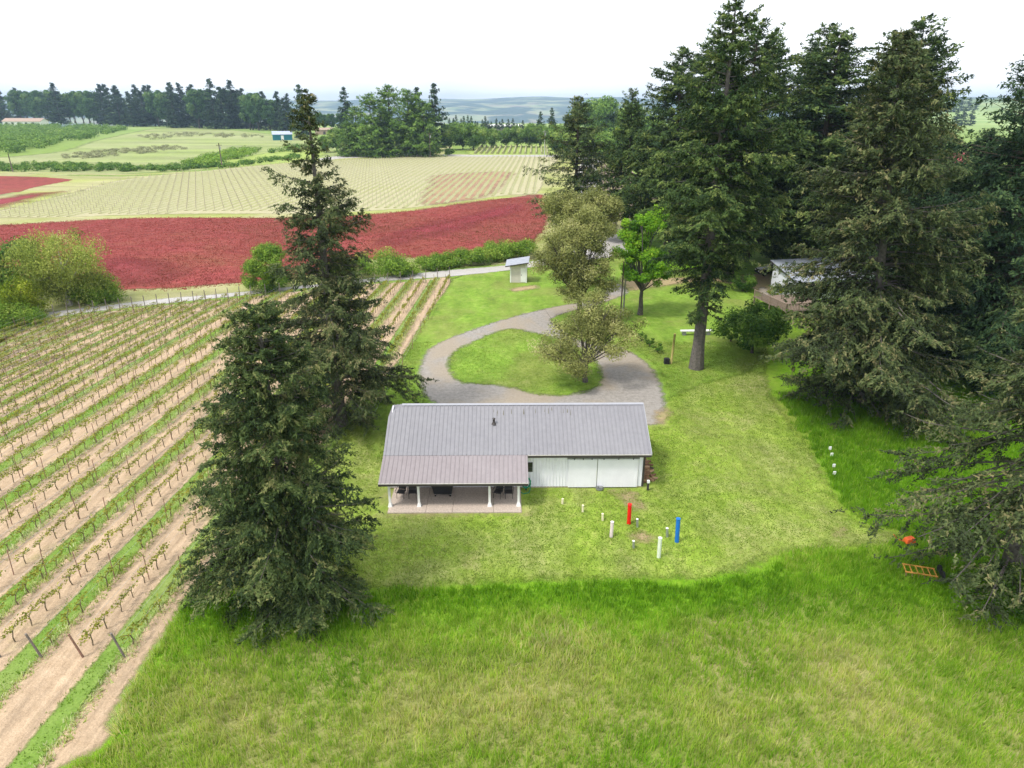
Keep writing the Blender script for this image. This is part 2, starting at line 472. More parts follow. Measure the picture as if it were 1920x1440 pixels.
L['far_leaf'] = leaf_mat('far deciduous leaves', [(0.0, (0.055, 0.12, 0.022)), (0.45, (0.135, 0.25, 0.04)), (0.8, (0.24, 0.37, 0.07)), (1.0, (0.34, 0.44, 0.11))])
L['far_wood'] = leaf_mat('far woodland leaves', [(0.0, (0.025, 0.075, 0.02)), (0.45, (0.06, 0.145, 0.032)), (0.8, (0.11, 0.21, 0.05)), (1.0, (0.16, 0.26, 0.065))])
L['weeds'] = leaf_mat('dry weeds', [(0.0, (0.2, 0.21, 0.12)), (0.5, (0.27, 0.28, 0.15)), (1.0, (0.36, 0.37, 0.19))])
L['grass'] = leaf_mat('grass blades', [(0.0, (0.08, 0.22, 0.008)), (0.4, (0.22, 0.45, 0.016)), (0.65, (0.42, 0.57, 0.07)), (0.82, (0.57, 0.58, 0.18)), (1.0, (0.7, 0.64, 0.34))], 0.5)
L['lawn_blades'] = leaf_mat('short grass blades', [(0.0, (0.12, 0.21, 0.02)), (0.4, (0.23, 0.34, 0.045)), (0.7, (0.39, 0.43, 0.12)), (1.0, (0.58, 0.53, 0.3))], 0.4)
L['strip_blades'] = leaf_mat('strip grass blades', [(0.0, (0.12, 0.24, 0.02)), (0.4, (0.24, 0.38, 0.045)), (0.7, (0.44, 0.53, 0.13)), (1.0, (0.72, 0.74, 0.44))], 0.4)
L['vine_leaf'] = leaf_mat('young vine leaves', [(0.0, (0.14, 0.16, 0.02)), (0.5, (0.3, 0.33, 0.04)), (1.0, (0.44, 0.42, 0.09))], 0.4)

# ------------------------------------------------------------------ sheets of ground
def smooth_poly(P, closed=True, sub=6):
    P = np.array(P, float)
    n = len(P)
    out = []
    for i in range(n if closed else n - 1):
        p0, p1, p2, p3 = (P[(i + k) % n] if closed else P[min(max(i + k, 0), n - 1)] for k in (-1, 0, 1, 2))
        for s in np.linspace(0, 1, sub, endpoint=False):
            out.append(0.5 * ((2 * p1) + (-p0 + p2) * s + (2 * p0 - 5 * p1 + 4 * p2 - p3) * s * s + (-p0 + 3 * p1 - 3 * p2 + p3) * s ** 3))
    return np.array(out)

def inside_dist(pts, poly):
    a = poly
    b = np.roll(poly, -1, axis=0)
    d = np.full(len(pts), 1e9)
    ins = np.zeros(len(pts), bool)
    x, y = pts[:, 0], pts[:, 1]
    for (ax, ay), (bx, by) in zip(a, b):
        ex, ey = bx - ax, by - ay
        t = np.clip(((x - ax) * ex + (y - ay) * ey) / (ex * ex + ey * ey + 1e-12), 0, 1)
        d = np.minimum(d, np.hypot(x - ax - t * ex, y - ay - t * ey))
        c = (ay > y) != (by > y)
        with np.errstate(divide='ignore', invalid='ignore'):
            xi = (bx - ax) * (y - ay) / (by - ay) + ax
        ins ^= c & (x < xi)
    return np.where(ins, d, -d)

def sheet(name, poly, z, mat, step, margin=1.0, smooth=True, world_pts=False):
    """a flat sheet over the outline (given by spots of the photograph), border distance kept per vertex"""
    P = np.array(poly if world_pts else [G(*p) for p in poly])
    if smooth: P = smooth_poly(P)
    x0, y0 = P.min(0) - margin
    x1, y1 = P.max(0) + margin
    nx, ny = int((x1 - x0) / step) + 2, int((y1 - y0) / step) + 2
    gx, gy = np.meshgrid(x0 + np.arange(nx) * step, y0 + np.arange(ny) * step)
    pts = np.stack([gx.ravel(), gy.ravel()], 1)
    d = inside_dist(pts, P)
    idx = np.arange(nx * ny).reshape(ny, nx)
    q = np.stack([idx[:-1, :-1], idx[:-1, 1:], idx[1:, 1:], idx[1:, :-1]], -1).reshape(-1, 4)
    keep = d[q].max(1) > -margin
    q = q[keep]
    used, inv = np.unique(q, return_inverse=True)
    V = np.column_stack([pts[used], np.full(len(used), z)])
    me = bpy.data.meshes.new(name)
    me.from_pydata(V.tolist(), [], inv.reshape(-1, 4).tolist())
    a = me.attributes.new('edge', 'FLOAT', 'POINT')
    a.data.foreach_set('value', d[used].astype(np.float32))
    me.update()
    me.materials.append(mat)
    o = bpy.data.objects.new(name, me)
    link(o)
    o['kind'] = 'structure'
    return o, P

# the ground: level round the farm, falling to a hazy valley, wooded hills beyond; to the right it climbs gently
def terrain_z(r, az):
    t1 = np.clip((r - 1000) / 1700, 0, 1)
    t1 = t1 * t1 * (3 - 2 * t1)
    t2 = np.clip((r - 4300) / 4300, 0, 1)
    t2 = t2 * t2 * (3 - 2 * t2)
    ridge = 72 + 13 * np.sin(az * 9 + 1.0) + 7 * np.sin(az * 23) + 4 * np.sin(az * 57)
    valley = -170 * t1 + (170 + ridge) * t2 + 10 * t2 * np.sin(r / 330 + az * 14) + 8 * t2 * np.sin(r / 190 - az * 25)
    t3 = np.clip((r - 1000) / 2600, 0, 1)
    t3 = t3 * t3 * (3 - 2 * t3)
    right = 42 * t3 + 4 * t3 * np.sin(az * 30 + r / 400) + 38 * np.clip((r - 4300) / 3000, 0, 1)
    w = np.clip((az - R(19)) / R(7), 0, 1)
    w = w * w * (3 - 2 * w)
    back = np.clip((np.abs(az) - R(75)) / R(30), 0, 1)
    return (valley * (1 - w) + right * w) * (1 - back)

rings = np.concatenate([[0.01, 30, 80, 150, 250, 400, 600, 800, 1000], np.geomspace(1080, 9200, 60)])
azs = np.radians(np.concatenate([np.arange(-180, -60, 10), np.arange(-60, 60, 0.75), np.arange(60, 180, 10)]))
rr, aa = np.meshgrid(rings, azs, indexing='ij')
zz = terrain_z(rr, aa)
GV = np.stack([rr * np.sin(aa), rr * np.cos(aa), zz], -1).reshape(-1, 3)
na = len(azs)
ii = np.arange(len(rings) * na).reshape(len(rings), na)
GQ = np.stack([ii[:-1], np.roll(ii, -1, 1)[:-1], np.roll(ii, -1, 1)[1:], ii[1:]], -1).reshape(-1, 4)
t = NT('far country')
c_near = t.ramp(t.noise(0.25, 7, 0.65), [(0.25, (0.11, 0.2, 0.03)), (0.55, (0.2, 0.28, 0.06)), (0.8, (0.3, 0.32, 0.12))])
c_wood = t.ramp(t.noise(0.02, 6, 0.7), [(0.3, (0.015, 0.035, 0.015)), (0.7, (0.05, 0.09, 0.035))])
c_field = t.ramp(t.noise(0.0035, 3, 0.5), [(0.3, (0.16, 0.24, 0.08)), (0.5, (0.3, 0.32, 0.14)), (0.7, (0.22, 0.16, 0.13))])
c_far = t.mix(c_wood, c_field, t.range(t.noise(0.0022, 4, 0.55, dist=0.5), 0.5, 0.58))
c_mid = t.mix(t.ramp(t.noise(0.01, 5), [(0.3, (0.2, 0.3, 0.09)), (0.7, (0.32, 0.4, 0.16))]), c_far, t.range(t.attr('far'), 0.3, 1.0))
c = t.mix(c_near, c_mid, t.range(t.attr('far'), 0.0, 0.2))
t.bump(t.noise(1.2, 5), 0.5, 0.1)
M['ground'] = t.set(c, 0.95, 0.1)
me = bpy.data.meshes.new('ground')
me.from_pydata(GV.tolist(), [], GQ.tolist())
fa = np.clip((rr - 500) / 3800, 0, 1).reshape(-1)
a = me.attributes.new('far', 'FLOAT', 'POINT')
a.data.foreach_set('value', fa.astype(np.float32))
me.polygons.foreach_set('use_smooth', [True] * len(me.polygons))
me.update()
me.materials.append(M['ground'])
ground = link(bpy.data.objects.new('ground', me))
ground['kind'] = 'structure'

mm = 0.004
sheet('pasture', [(-60, 330), (-60, 300), (100, 285), (190, 260), (300, 240), (420, 243), (560, 256), (640, 262), (640, 292), (420, 316), (250, 326), (120, 330)], mm, M['pasture'], 9, 8)
sheet('pasture_meadow', [(330, 312), (440, 296), (520, 284), (600, 278), (600, 296), (430, 315)], 2 * mm, M['bright'], 6, 6)
sheet('farm_track', [(-60, 323), (60, 322), (160, 325), (250, 325.6), (340, 322), (420, 318), (520, 308), (650, 296), (650, 299), (520, 311), (420, 321), (340, 325), (250, 328.5), (160, 328), (60, 325), (-60, 326)], 3 * mm, M['verge'], 2, 2)
sheet('field_verge', [(-80, 326), (150, 330), (300, 328), (500, 308), (700, 291), (1040, 289), (1130, 300), (1180, 330), (1180, 420), (1100, 462), (980, 492), (820, 505), (640, 530), (400, 560), (100, 592), (-80, 620)], 4 * mm, M['verge'], 4, 3)
far_field, FAR_P = sheet('far_vineyard_field', [(-80, 406), (-20, 398), (60, 380), (150, 357), (230, 337), (330, 326), (500, 309), (640, 300), (800, 294), (1030, 294), (1025, 320), (1010, 362), (960, 365), (880, 376), (780, 389), (690, 396), (560, 401), (400, 401), (250, 403), (100, 408)], 5 * mm, M['pale'], 4, 3)
sheet('bare_vineyard_block', [(815, 328), (960, 322), (950, 345), (915, 370), (785, 384), (798, 350)], 6 * mm, M['mauve'], 3, 6)
clover, CLOVER_P = sheet('clover_field', [(-90, 426), (0, 422), (110, 416), (220, 410), (330, 408), (500, 408), (620, 406), (690, 402), (780, 394), (870, 381), (950, 371), (1020, 365), (1030, 400), (1010, 448), (960, 461), (860, 481), (775, 484), (700, 486), (640, 500), (560, 520), (450, 531), (330, 541), (215, 544), (120, 545), (-90, 560)], 5 * mm, M['clover'], 2.5, 2.5)
sheet('pink_clover_patch', [(140, 500), (240, 480), (340, 492), (380, 512), (300, 534), (215, 540), (160, 530)], 6 * mm, M['magenta'], 2, 4)
sheet('pink_clover_patch', [(690, 455), (760, 425), (860, 405), (960, 380), (985, 392), (900, 425), (800, 452), (730, 470)], 6 * mm, M['magenta'], 2, 4)
sheet('red_clover_wedge', [(-70, 330), (0, 330), (80, 332), (138, 337), (110, 343), (60, 353), (25, 363), (-70, 372)], 5 * mm, M['clover'], 3, 3)
sheet('pink_clover_wedge', [(-70, 378), (0, 370), (50, 362), (130, 358), (80, 372), (30, 385), (-70, 404)], 5 * mm, M['magenta'], 3, 3)
sheet('distant_clover_field', [(1330, 352), (1340, 322), (1690, 290), (1830, 287), (1830, 318), (1700, 326), (1560, 350)], 5 * mm, M['magenta'], 5, 4)
sheet('far_vineyard_lawn', [(880, 291), (900, 275), (1030, 271), (1040, 290)], 6 * mm, M['bright'], 4, 4)
sheet('far_road', [(600, 297), (660, 291), (800, 289), (900, 290.5), (1060, 291), (1120, 300), (1120, 304), (1060, 295), (900, 294), (800, 293), (660, 296), (610, 301)], 7 * mm, M['road'], 1.5, 2)
sheet('farm_lane', [(790, 292), (815, 281), (840, 274), (850, 277), (835, 288), (825, 294)], 8 * mm, M['verge'], 2, 2)
# the yard and what surrounds it
sheet('meadow', [(520, 1000), (380, 1090), (270, 1250), (150, 1400), (-400, 1440), (-400, 1900), (960, 1900), (2300, 1900), (2300, 1100), (2300, 560), (1800, 470), (1500, 440), (1150, 430), (1000, 500), (840, 520), (700, 760)], mm, M['meadow'], 1.2, 1.0)
lawn, LAWN_P = sheet('lawn', [(845, 522), (1000, 503), (1150, 480), (1260, 500), (1400, 545), (1440, 600), (1440, 680), (1455, 745), (1530, 850), (1592, 962), (1690, 1002), (1700, 1022), (1580, 1030), (1470, 1042), (1420, 1066), (1360, 1084), (1300, 1090), (1100, 1093), (900, 1100), (720, 1107), (600, 1120), (470, 1120), (420, 1080), (520, 930), (640, 800), (700, 740), (760, 645)], 2 * mm, M['lawn'], 0.6, 0.9)
yard, YARD_P = sheet('green_yard', [(850, 521), (1000, 503), (1150, 480), (1260, 500), (1400, 545), (1430, 620), (1420, 690), (1330, 720), (1260, 750), (1180, 790), (800, 830), (700, 870), (690, 760), (770, 640)], 3 * mm, M['yard'], 0.7, 0.8)
soil, SOIL_P = sheet('vineyard_soil', [(60, 604), (160, 589), (300, 573), (470, 556), (640, 537), (760, 528), (846, 523), (800, 594), (752, 672), (690, 745), (560, 880), (440, 1010), (364, 1105), (343, 1135), (266, 1256), (215, 1335), (160, 1420), (-260, 1420), (-260, 700), (0, 632)], 4 * mm, M['soil'], 0.6, 0.6)
drive, DRIVE_P = sheet('gravel_driveway', [(1150, 530), (1110, 560), (1026, 577), (944, 598), (857, 627), (802, 654), (784, 691), (785, 724), (798, 746), (830, 768), (900, 800), (1215, 800), (1240, 780), (1252, 760), (1240, 715), (1225, 690), (1205, 672), (1165, 650), (1100, 640), (1060, 620), (1040, 596), (1120, 573), (1180, 548)], 5 * mm, M['gravel'], 0.4, 0.7)
island, ISLAND_P = sheet('driveway_island', [(834, 684), (846, 660), (886, 639), (927, 621), (962, 615), (1000, 622), (1060, 638), (1115, 668), (1133, 700), (1134, 714), (1119, 731), (1061, 744), (1002, 741), (944, 727), (865, 720), (842, 703)], 6 * mm, M['yard'], 0.35, 0.6)
ROAD = [(30, 606), (160, 587), (300, 571), (470, 553), (640, 534), (760, 525), (845, 519), (950, 508), (1010, 500), (1150, 482), (1200, 470), (1160, 440), (1135, 400), (1121, 350), (1117, 310), (1085, 310), (1086, 350), (1090, 400), (1100, 440), (1080, 467), (1010, 487), (950, 497), (845, 506), (760, 514), (690, 522), (520, 540), (400, 552), (300, 560), (200, 572), (100, 584), (50, 592)]
road, ROAD_P = sheet('gravel_road', ROAD, 6 * mm, M['road'], 0.8, 0.7)
sheet('parking_dirt', [(1165, 515), (1230, 520), (1330, 518), (1440, 512), (1460, 525), (1455, 560), (1420, 545), (1330, 528), (1230, 540), (1170, 545)], 5 * mm, M['dirt'], 0.5, 0.8)
sheet('gravel_path', [(1418, 540), (1440, 540), (1452, 560), (1460, 572), (1445, 572), (1428, 558)], 6 * mm, M['gravel'], 0.4, 0.6)
for k, pl in enumerate([
        [(1140, 920), (1190, 919), (1205, 936), (1220, 955), (1190, 962), (1165, 945)],
        [(1168, 1005), (1200, 992), (1235, 1005), (1225, 1022), (1190, 1020)],
        [(1225, 770), (1262, 765), (1258, 790), (1240, 800), (1222, 790)],
        [(1555, 990), (1590, 985), (1588, 1008), (1560, 1006)],
        [(955, 541), (1000, 534), (1015, 540), (985, 546), (960, 548)],
        [(715, 962), (980, 958), (985, 968), (720, 972)]]):
    sheet('dirt_patch', pl, 7 * mm, M['dirt'], 0.3, 0.8)
sheet('dry_meadow', [(300, 1262), (420, 1190), (600, 1175), (780, 1195), (900, 1215), (1180, 1190), (1400, 1110), (1560, 1090), (1700, 1120), (1860, 1150), (1990, 1180), (2100, 1600), (1500, 1700), (500, 1650), (150, 1500), (210, 1400)], 5 * mm, M['dry_meadow'], 0.8, 2.0)

# ------------------------------------------------------------------ plants: builders
def unit(v):
    return v / (np.linalg.norm(v, axis=-1, keepdims=True) + 1e-9)

def leaf_tris(c, d, n, ln, wd):
    """one triangle per leaf: centre, pointing direction, rough normal, length, width"""
    d = unit(d)
    s = unit(np.cross(d, n))
    a = c - d * (ln / 2)[:, None]
    return np.stack([a + s * (wd / 2)[:, None], c + d * (ln / 2)[:, None], a - s * (wd / 2)[:, None]], 1)

def limb_tris(path, r0, r1, n=4):
    """path (k,3) -> triangles of a tapering limb"""
    k = len(path)
    rad = np.linspace(r0, r1, k)
    d = unit(np.gradient(path, axis=0))
    ref = np.where(np.abs(d[:, 2:3]) > 0.9, np.array([[1.0, 0, 0]]), np.array([[0, 0, 1.0]]))
    u = unit(np.cross(d, ref))
    w = np.cross(d, u)
    an = np.arange(n) * 2 * np.pi / n
    ring = path[:, None] + (u[:, None] * np.cos(an)[None, :, None] + w[:, None] * np.sin(an)[None, :, None]) * rad[:, None, None]
    A, B = ring[:-1], ring[1:]
    A2, B2 = np.roll(A, -1, 1), np.roll(B, -1, 1)
    return np.concatenate([np.stack([A, A2, B2], 2).reshape(-1, 3, 3), np.stack([A, B2, B], 2).reshape(-1, 3, 3)])

def conifer_geo(seed, H, Rad, clear=0.05, nb=200, ntw=13, nlf=16, leaf=0.34, p=0.9, trunk_r=0.45, sparse_top=0.0,
                elev=0.15, droop=0.55, gap=0.35, cones=0.0, lean=(0, 0), bare=0.0, low=0.3, skirt=0.72):
    g = np.random.default_rng(seed)
    u = clear + (1 - clear) * np.sort(g.random(nb)) ** 0.92
    u[-3:] = [0.97, 0.985, 0.995]
    az = g.random(nb) * 6.283 + np.arange(nb) * 2.4
    prof = np.clip((1 - u) / (1 - low), 0, 1) ** p * np.clip(skirt + (u - clear) * 2.2, 0, 1)
    lump = 1 + gap * (np.sin(az * 2 + u * 9 + seed) * 0.5 + np.sin(az * 3 - u * 23 + seed * 2) * 0.5)
    ln = Rad * prof * lump * g.uniform(0.7, 1.1, nb) + 0.25
    if sparse_top:
        drop = (u > 1 - sparse_top) & (g.random(nb) < 0.45)
        ln[drop] *= 0.45
        up = (u > 1 - sparse_top) & ~drop
        ln[up] *= 1.15
    z0 = u * H
    e0 = elev + 0.35 * (u - 0.3) + g.normal(0, 0.12, nb)
    dr = droop * (1 - 0.7 * u) * g.uniform(0.7, 1.3, nb)
    hx, hy = np.cos(az), np.sin(az)
    ax = lambda z: np.stack([lean[0] * (z / H) ** 1.3 * H, lean[1] * (z / H) ** 1.3 * H, z], -1)
    def bp(i, s):                       # point on branch i at s
        zz = z0[i] + ln[i] * (e0[i] * s - dr[i] * s * s + 0.28 * s ** 4)
        b = ax(z0[i])
        return np.stack([b[..., 0] + hx[i] * ln[i] * s, b[..., 1] + hy[i] * ln[i] * s, zz], -1)
    tw = np.maximum(3, (ntw * np.clip(ln / Rad, 0.12, 1.2) ** 0.75).astype(int))
    if bare:
        isbare = (g.random(nb) < bare) & (u < 0.5)
    else:
        isbare = np.zeros(nb, bool)
    tw[isbare] = (tw[isbare] * 0.25).astype(int)
    bi = np.repeat(np.arange(nb), tw)
    nt = len(bi)
    s = 0.12 + 0.88 * g.random(nt) ** 0.8
    s[isbare[bi]] = 0.5 + 0.5 * g.random(isbare[bi].sum())
    P0 = bp(bi, s)
    side = np.where(g.random(nt) < 0.5, -1, 1) * g.uniform(0.35, 1.25, nt)
    th = az[bi] + side
    lt = ln[bi] * 0.34 * (1.2 - 0.8 * s) * g.uniform(0.5, 1.2, nt) + 0.22
    lt = np.minimum(lt, Rad * 0.42)
    td = np.stack([np.cos(th), np.sin(th), -0.12 - 0.45 * g.random(nt) ** 2 + 0.25 * (s - 0.5) + 0.35 * (u[bi] > 0.8)], -1)
    nl = np.maximum(5, (nlf * np.clip(lt / (Rad * 0.25), 0.3, 1.6)).astype(int))
    ti = np.repeat(np.arange(nt), nl)
    m = len(ti)
    v = g.random(m)
    c = P0[ti] + td[ti] * (lt[ti] * v)[:, None] + np.array([0, 0, -0.22]) * (lt[ti] * v * v)[:, None]
    c += g.normal(0, 0.3 * leaf, (m, 3)) * np.array([1, 1, 0.6])
    hang = (g.random(nt) < 0.4)[ti] & (g.random(m) < 0.6)
    d = td[ti] * 0.8 + g.normal(0, 0.42, (m, 3))
    d[hang] += np.array([0, 0, -0.9])
    nrm = np.stack([hx[bi[ti]] * 0.4, hy[bi[ti]] * 0.4, np.ones(m)], -1) + g.normal(0, 0.4, (m, 3))
    L_ = leaf * g.uniform(0.6, 1.35, m)
    T = leaf_tris(c, d, nrm, L_, L_ * g.uniform(0.32, 0.55, m))
    tint = 0.42 + 0.15 * g.standard_normal(nb)[bi[ti]] + 0.17 * g.standard_normal(nt)[ti] + 0.14 * g.standard_normal(m)
    if cones:
        cl = g.random(nt) < cones
        tint = np.where(cl[ti], 0.82 + 0.12 * g.standard_normal(m), tint)
    tint = np.clip(tint, 0, 1)
    zt = np.linspace(0, 1, 14)
    path = ax(zt * H * 0.995)
    flare = trunk_r * (1 - zt) ** 0.9 + 0.02
    flare[0] *= 1.25
    W = [limb_tris(path[k:k + 2], flare[k], flare[k + 1], 10) for k in range(13)]
    for i in range(nb):
        if ln[i] > 0.8:
            ss = np.linspace(0, 1 if isbare[i] else 0.9, 6)
            W.append(limb_tris(bp(np.full(6, i), ss), 0.02 + ln[i] * 0.011, 0.012 if not isbare[i] else 0.02, 3))
    return np.concatenate(W), T, tint

def broadleaf_geo(seed, H, Rad, z0=2.0, nclump=70, nleaf=500, leaf=0.22, trunk_r=0.28, crown=None, squash=0.8, limbs=22, fork=None, shell=0.5,
                  droopy=0.0, clump=0.3, foot=True):
    g = np.random.default_rng(seed)
    if crown is None:
        crown = [((0, 0, (H + z0) / 2), (Rad, Rad, (H - z0) / 2))]
    cs = []
    vol = np.array([np.prod(r) for _, r in crown])
    for (cc, rad), k in zip(crown, np.maximum(3, (nclump * vol / vol.sum()).astype(int))):
        q = unit(g.standard_normal((k, 3))) * (g.uniform(shell ** 3, 1, k) ** (1 / 3))[:, None]
        q *= np.where(q[:, 2:3] < -0.35, 0.85, 1)
        cs.append(np.array(cc) + q * np.array(rad) * 0.84)
    C = np.concatenate(cs)
    C[:, 2] = np.maximum(C[:, 2], z0 * 0.75 + 0.25)
    n = len(C)
    rc = Rad * clump * g.uniform(0.6, 1.25, n)
    nl = (nleaf * (rc / (Rad * clump)) ** 2 * g.uniform(0.6, 1.2, n)).astype(int)
    ci = np.repeat(np.arange(n), nl)
    m = len(ci)
    o = unit(g.standard_normal((m, 3)))
    rad = (g.random(m) ** 0.45)
    off = o * (rad * rc[ci])[:, None]
    off[:, 2] *= squash
    c = C[ci] + off
    if droopy:
        c[:, 2] -= droopy * rad * rc[ci] * (off[:, 0] ** 2 + off[:, 1] ** 2) / (rc[ci] ** 2)
    c[:, 2] = np.maximum(c[:, 2], 0.08)
    nrm = o * 0.8 + np.array([0, 0, 0.5]) + g.normal(0, 0.45, (m, 3))
    d = np.cross(nrm, g.standard_normal((m, 3)))
    if droopy: d[:, 2] -= 1.2 * droopy
    L_ = leaf * g.uniform(0.6, 1.4, m)
    T = leaf_tris(c, d, nrm, L_, L_ * g.uniform(0.45, 0.8, m))
    tint = np.clip(0.45 + 0.19 * g.standard_normal(n)[ci] + 0.17 * g.standard_normal(m), 0, 1)
    W = []
    if foot:
        top = np.array([0.0, 0, z0 * 0.95 + 0.3])
        bend = g.normal(0, 0.06 * z0, (4, 3)) * np.array([1, 1, 0])
        pts = np.stack([np.array([0, 0, 0.0]), np.array([0, 0, top[2] * 0.35]) + bend[1] * 0.4, top * 0.7 + bend[2] * 0.5, top])
        rr_ = np.array([1.35, 1.0, 0.85, 0.75]) * trunk_r
        for k in range(3): W.append(limb_tris(pts[k:k + 2], rr_[k], rr_[k + 1], 9))
        order = g.permutation(n)[:limbs]
        for k in order:
            e = C[k]
            mid = (top + e) / 2 + g.normal(0, 0.07 * Rad, 3)
            mid[2] = min(mid[2], e[2])
            q = np.linspace(0, 1, 5)[:, None]
            path = (1 - q) ** 2 * top + 2 * q * (1 - q) * mid + q * q * e
            W.append(limb_tris(path, trunk_r * g.uniform(0.3, 0.55), 0.025, 5))
            for b in range(3):
                e2 = e + np.clip(g.normal(0, 0.13 * Rad, 3), -0.2 * Rad, 0.2 * Rad)
                W.append(limb_tris(np.linspace(path[3], e2, 3), 0.04, 0.012, 3))
    return (np.concatenate(W) if W else None), T, tint

def plant(name, geo, leaf, bark, loc, rz=0.0, label=None, cat='tree', group=None, crown='crown', stem='trunk', scale=1.0):
    W, T, tint = geo
    root = empty(name, (loc[0], loc[1], 0), rz)
    root.scale = (scale, scale, scale)
    if W is not None:
        link(bpy.data.objects.new(stem, tri_mesh(stem, W, M[bark])), root)
    link(bpy.data.objects.new(crown, tri_mesh(crown, T, L[leaf], tint)), root)
    return tag(root, label, cat, group)

def again(proto, loc, rz, scale, label, group=None, name=None):
    r = copy_tree(proto)
    r.location = (loc[0], loc[1], 0)
    r.rotation_euler = (0, 0, rz)
    r.scale = scale if hasattr(scale, '__len__') else (scale,) * 3
    if name: r.name = name
    r['label'] = label
    if group: r['group'] = group
    elif 'group' in r: del r['group']
    return r

# ------------------------------------------------------------------ barn
barn = empty('white_barn', (0.3, 42.5, 0), R(0.6))
tag(barn, 'long white metal barn with grey ribbed roof and covered porch', 'barn')
BX = -0.3; BY = -42.5
def bl(x, y, z): return (x + BX, y + BY, z)
XL, XR = -8.75, 9.35              # side walls
YF, YB = 42.5, 49.7               # front and rear walls
RXL, RXR = -8.95, 9.72            # roof edges
RY, RZ = 46.1, 5.02               # ridge
EY, EZ = 42.05, 2.92              # main eave
PY, PZ = 39.65, 2.1               # porch eave
# siding panels, each with raised ribs
def siding(n_w, h0, h1, ribs=4):
    m = MB()
    m.box(0, n_w - 0.004, 0, 0.03, h0, h1)
    for r in range(ribs):
        x = (r + 0.5) * n_w / ribs
        m.hexa([(x - 0.03, 0.001, h0), (x + 0.03, 0.001, h0), (x + 0.014, -0.035, h0), (x - 0.014, -0.035, h0)][::-1],
               [(x - 0.03, 0.001, h1), (x + 0.03, 0.001, h1), (x + 0.014, -0.035, h1), (x - 0.014, -0.035, h1)][::-1])
    return m
npan = 20
pw = (XR - XL) / npan
pm = siding(pw, 0.12, 3.05).mesh('siding_panel', M['white_wall'])
for k in range(npan):
    o = bpy.data.objects.new('siding_panel', pm)
    o.location = bl(XL + k * pw, YF, 0)
    link(o, barn)
    o2 = bpy.data.objects.new('siding_panel', pm)
    o2.location = bl(XL + (k + 1) * pw, YB, 0)
    o2.rotation_euler = (0, 0, math.pi)
    link(o2, barn)
MB().box(*[a + BX for a in (XL - 0.01, XR + 0.01)], *[a + BY for a in (YF + 0.031, YB - 0.031)], 0.0, 0.14).build('foundation', M['slab'], barn)
for x, s in ((XL, -1), (XR, 1)):
    m = MB()
    for (xa, xb) in ((x, x - s * 0.05),):
        pts = [(YF + 0.03, 0.14), (YB - 0.03, 0.14), (YB - 0.03, 3.05), (RY, RZ - 0.1), (YF + 0.03, 3.05)]
        m.hexa([bl(xa, y, z) for y, z in pts], [bl(xb, y, z) for y, z in pts])
    m.build('gable_wall', M['white_wall'], barn)
for x in (XL, XR):
    MB().box(x - 0.07 + BX, x + 0.07 + BX, YF - 0.045 + BY, YF - 0.025 + BY, 0.12, 2.95).build('corner_trim', M['dark_trim'] if x > 0 else M['white_paint'], barn)
# roof panels
def rpanel(w, p0, p1, ribs=3, cut=0.0):
    """panel of width w running from the upper to the lower (y, z) point"""
    m = MB()
    (ya, za), (yb, zb) = p0, p1
    ln = math.hypot(yb - ya, zb - za)
    sg = 1 if yb < ya else -1
    ny, nz = (zb - za) / ln * sg * -1, abs(yb - ya) / ln
    ny = -abs(zb - za) / ln if yb < ya else abs(zb - za) / ln
    def pt(x, s, h): return (x, ya + (yb - ya) * s + ny * h, za + (zb - za) * s + nz * h)
    w2 = w - 0.003
    cs = cut / ln
    m.hexa([pt(0, cs, -0.03), pt(w2, 0, -0.03), pt(w2, 1, -0.03), pt(0, 1, -0.03)], [pt(0, cs, 0), pt(w2, 0, 0), pt(w2, 1, 0), pt(0, 1, 0)])
    for r in range(ribs):
        x = (r + 0.5) * w / ribs
        s0 = cs * (1 - x / w) + 0.002
        m.hexa([pt(x - 0.035, s0, -0.001), pt(x + 0.035, s0, -0.001), pt(x + 0.035, 0.998, -0.001), pt(x - 0.035, 0.998, -0.001)],
               [pt(x - 0.016, s0, 0.038), pt(x + 0.016, s0, 0.038), pt(x + 0.016, 0.998, 0.038), pt(x - 0.016, 0.998, 0.038)])
    return m
nrp = 21
rw = (RXR - RXL) / nrp
mf = rpanel(rw, (RY, RZ), (EY, EZ)).mesh('roof_panel', M['roof'])
mb_ = rpanel(rw, (RY, RZ), (2 * RY - EY, EZ)).mesh('roof_panel', M['roof'])
mfc = rpanel(rw, (RY, RZ), (EY, EZ), cut=1.15).mesh('roof_panel', M['roof'])
mbc = rpanel(rw, (RY, RZ), (2 * RY - EY, EZ), cut=1.15).mesh('roof_panel', M['roof'])
roofp = empty('roof', (0, 0, 0)); roofp.parent = barn
for k in range(nrp):
    for me_, mc_ in ((mf, mfc), (mb_, mbc)):
        o = bpy.data.objects.new('roof_panel', mc_ if k == 0 else me_)
        o.location = bl(RXL + k * rw, 0, 0)
        link(o, roofp)
sl = (RZ - EZ) / (RY - EY)
hy = 1.15 * math.cos(math.atan(sl)); hz = 1.15 * math.sin(math.atan(sl))
m = MB()
m.face(bl(RXL + rw, RY, RZ), bl(RXL, RY - hy, RZ - hz), bl(RXL, RY + hy, RZ - hz))
m.face(bl(RXL + rw, RY, RZ - 0.03), bl(RXL, RY + hy, RZ - hz - 0.03), bl(RXL, RY - hy, RZ - hz - 0.03))
m.build('hip_end', M['roof'], roofp)
m = MB()
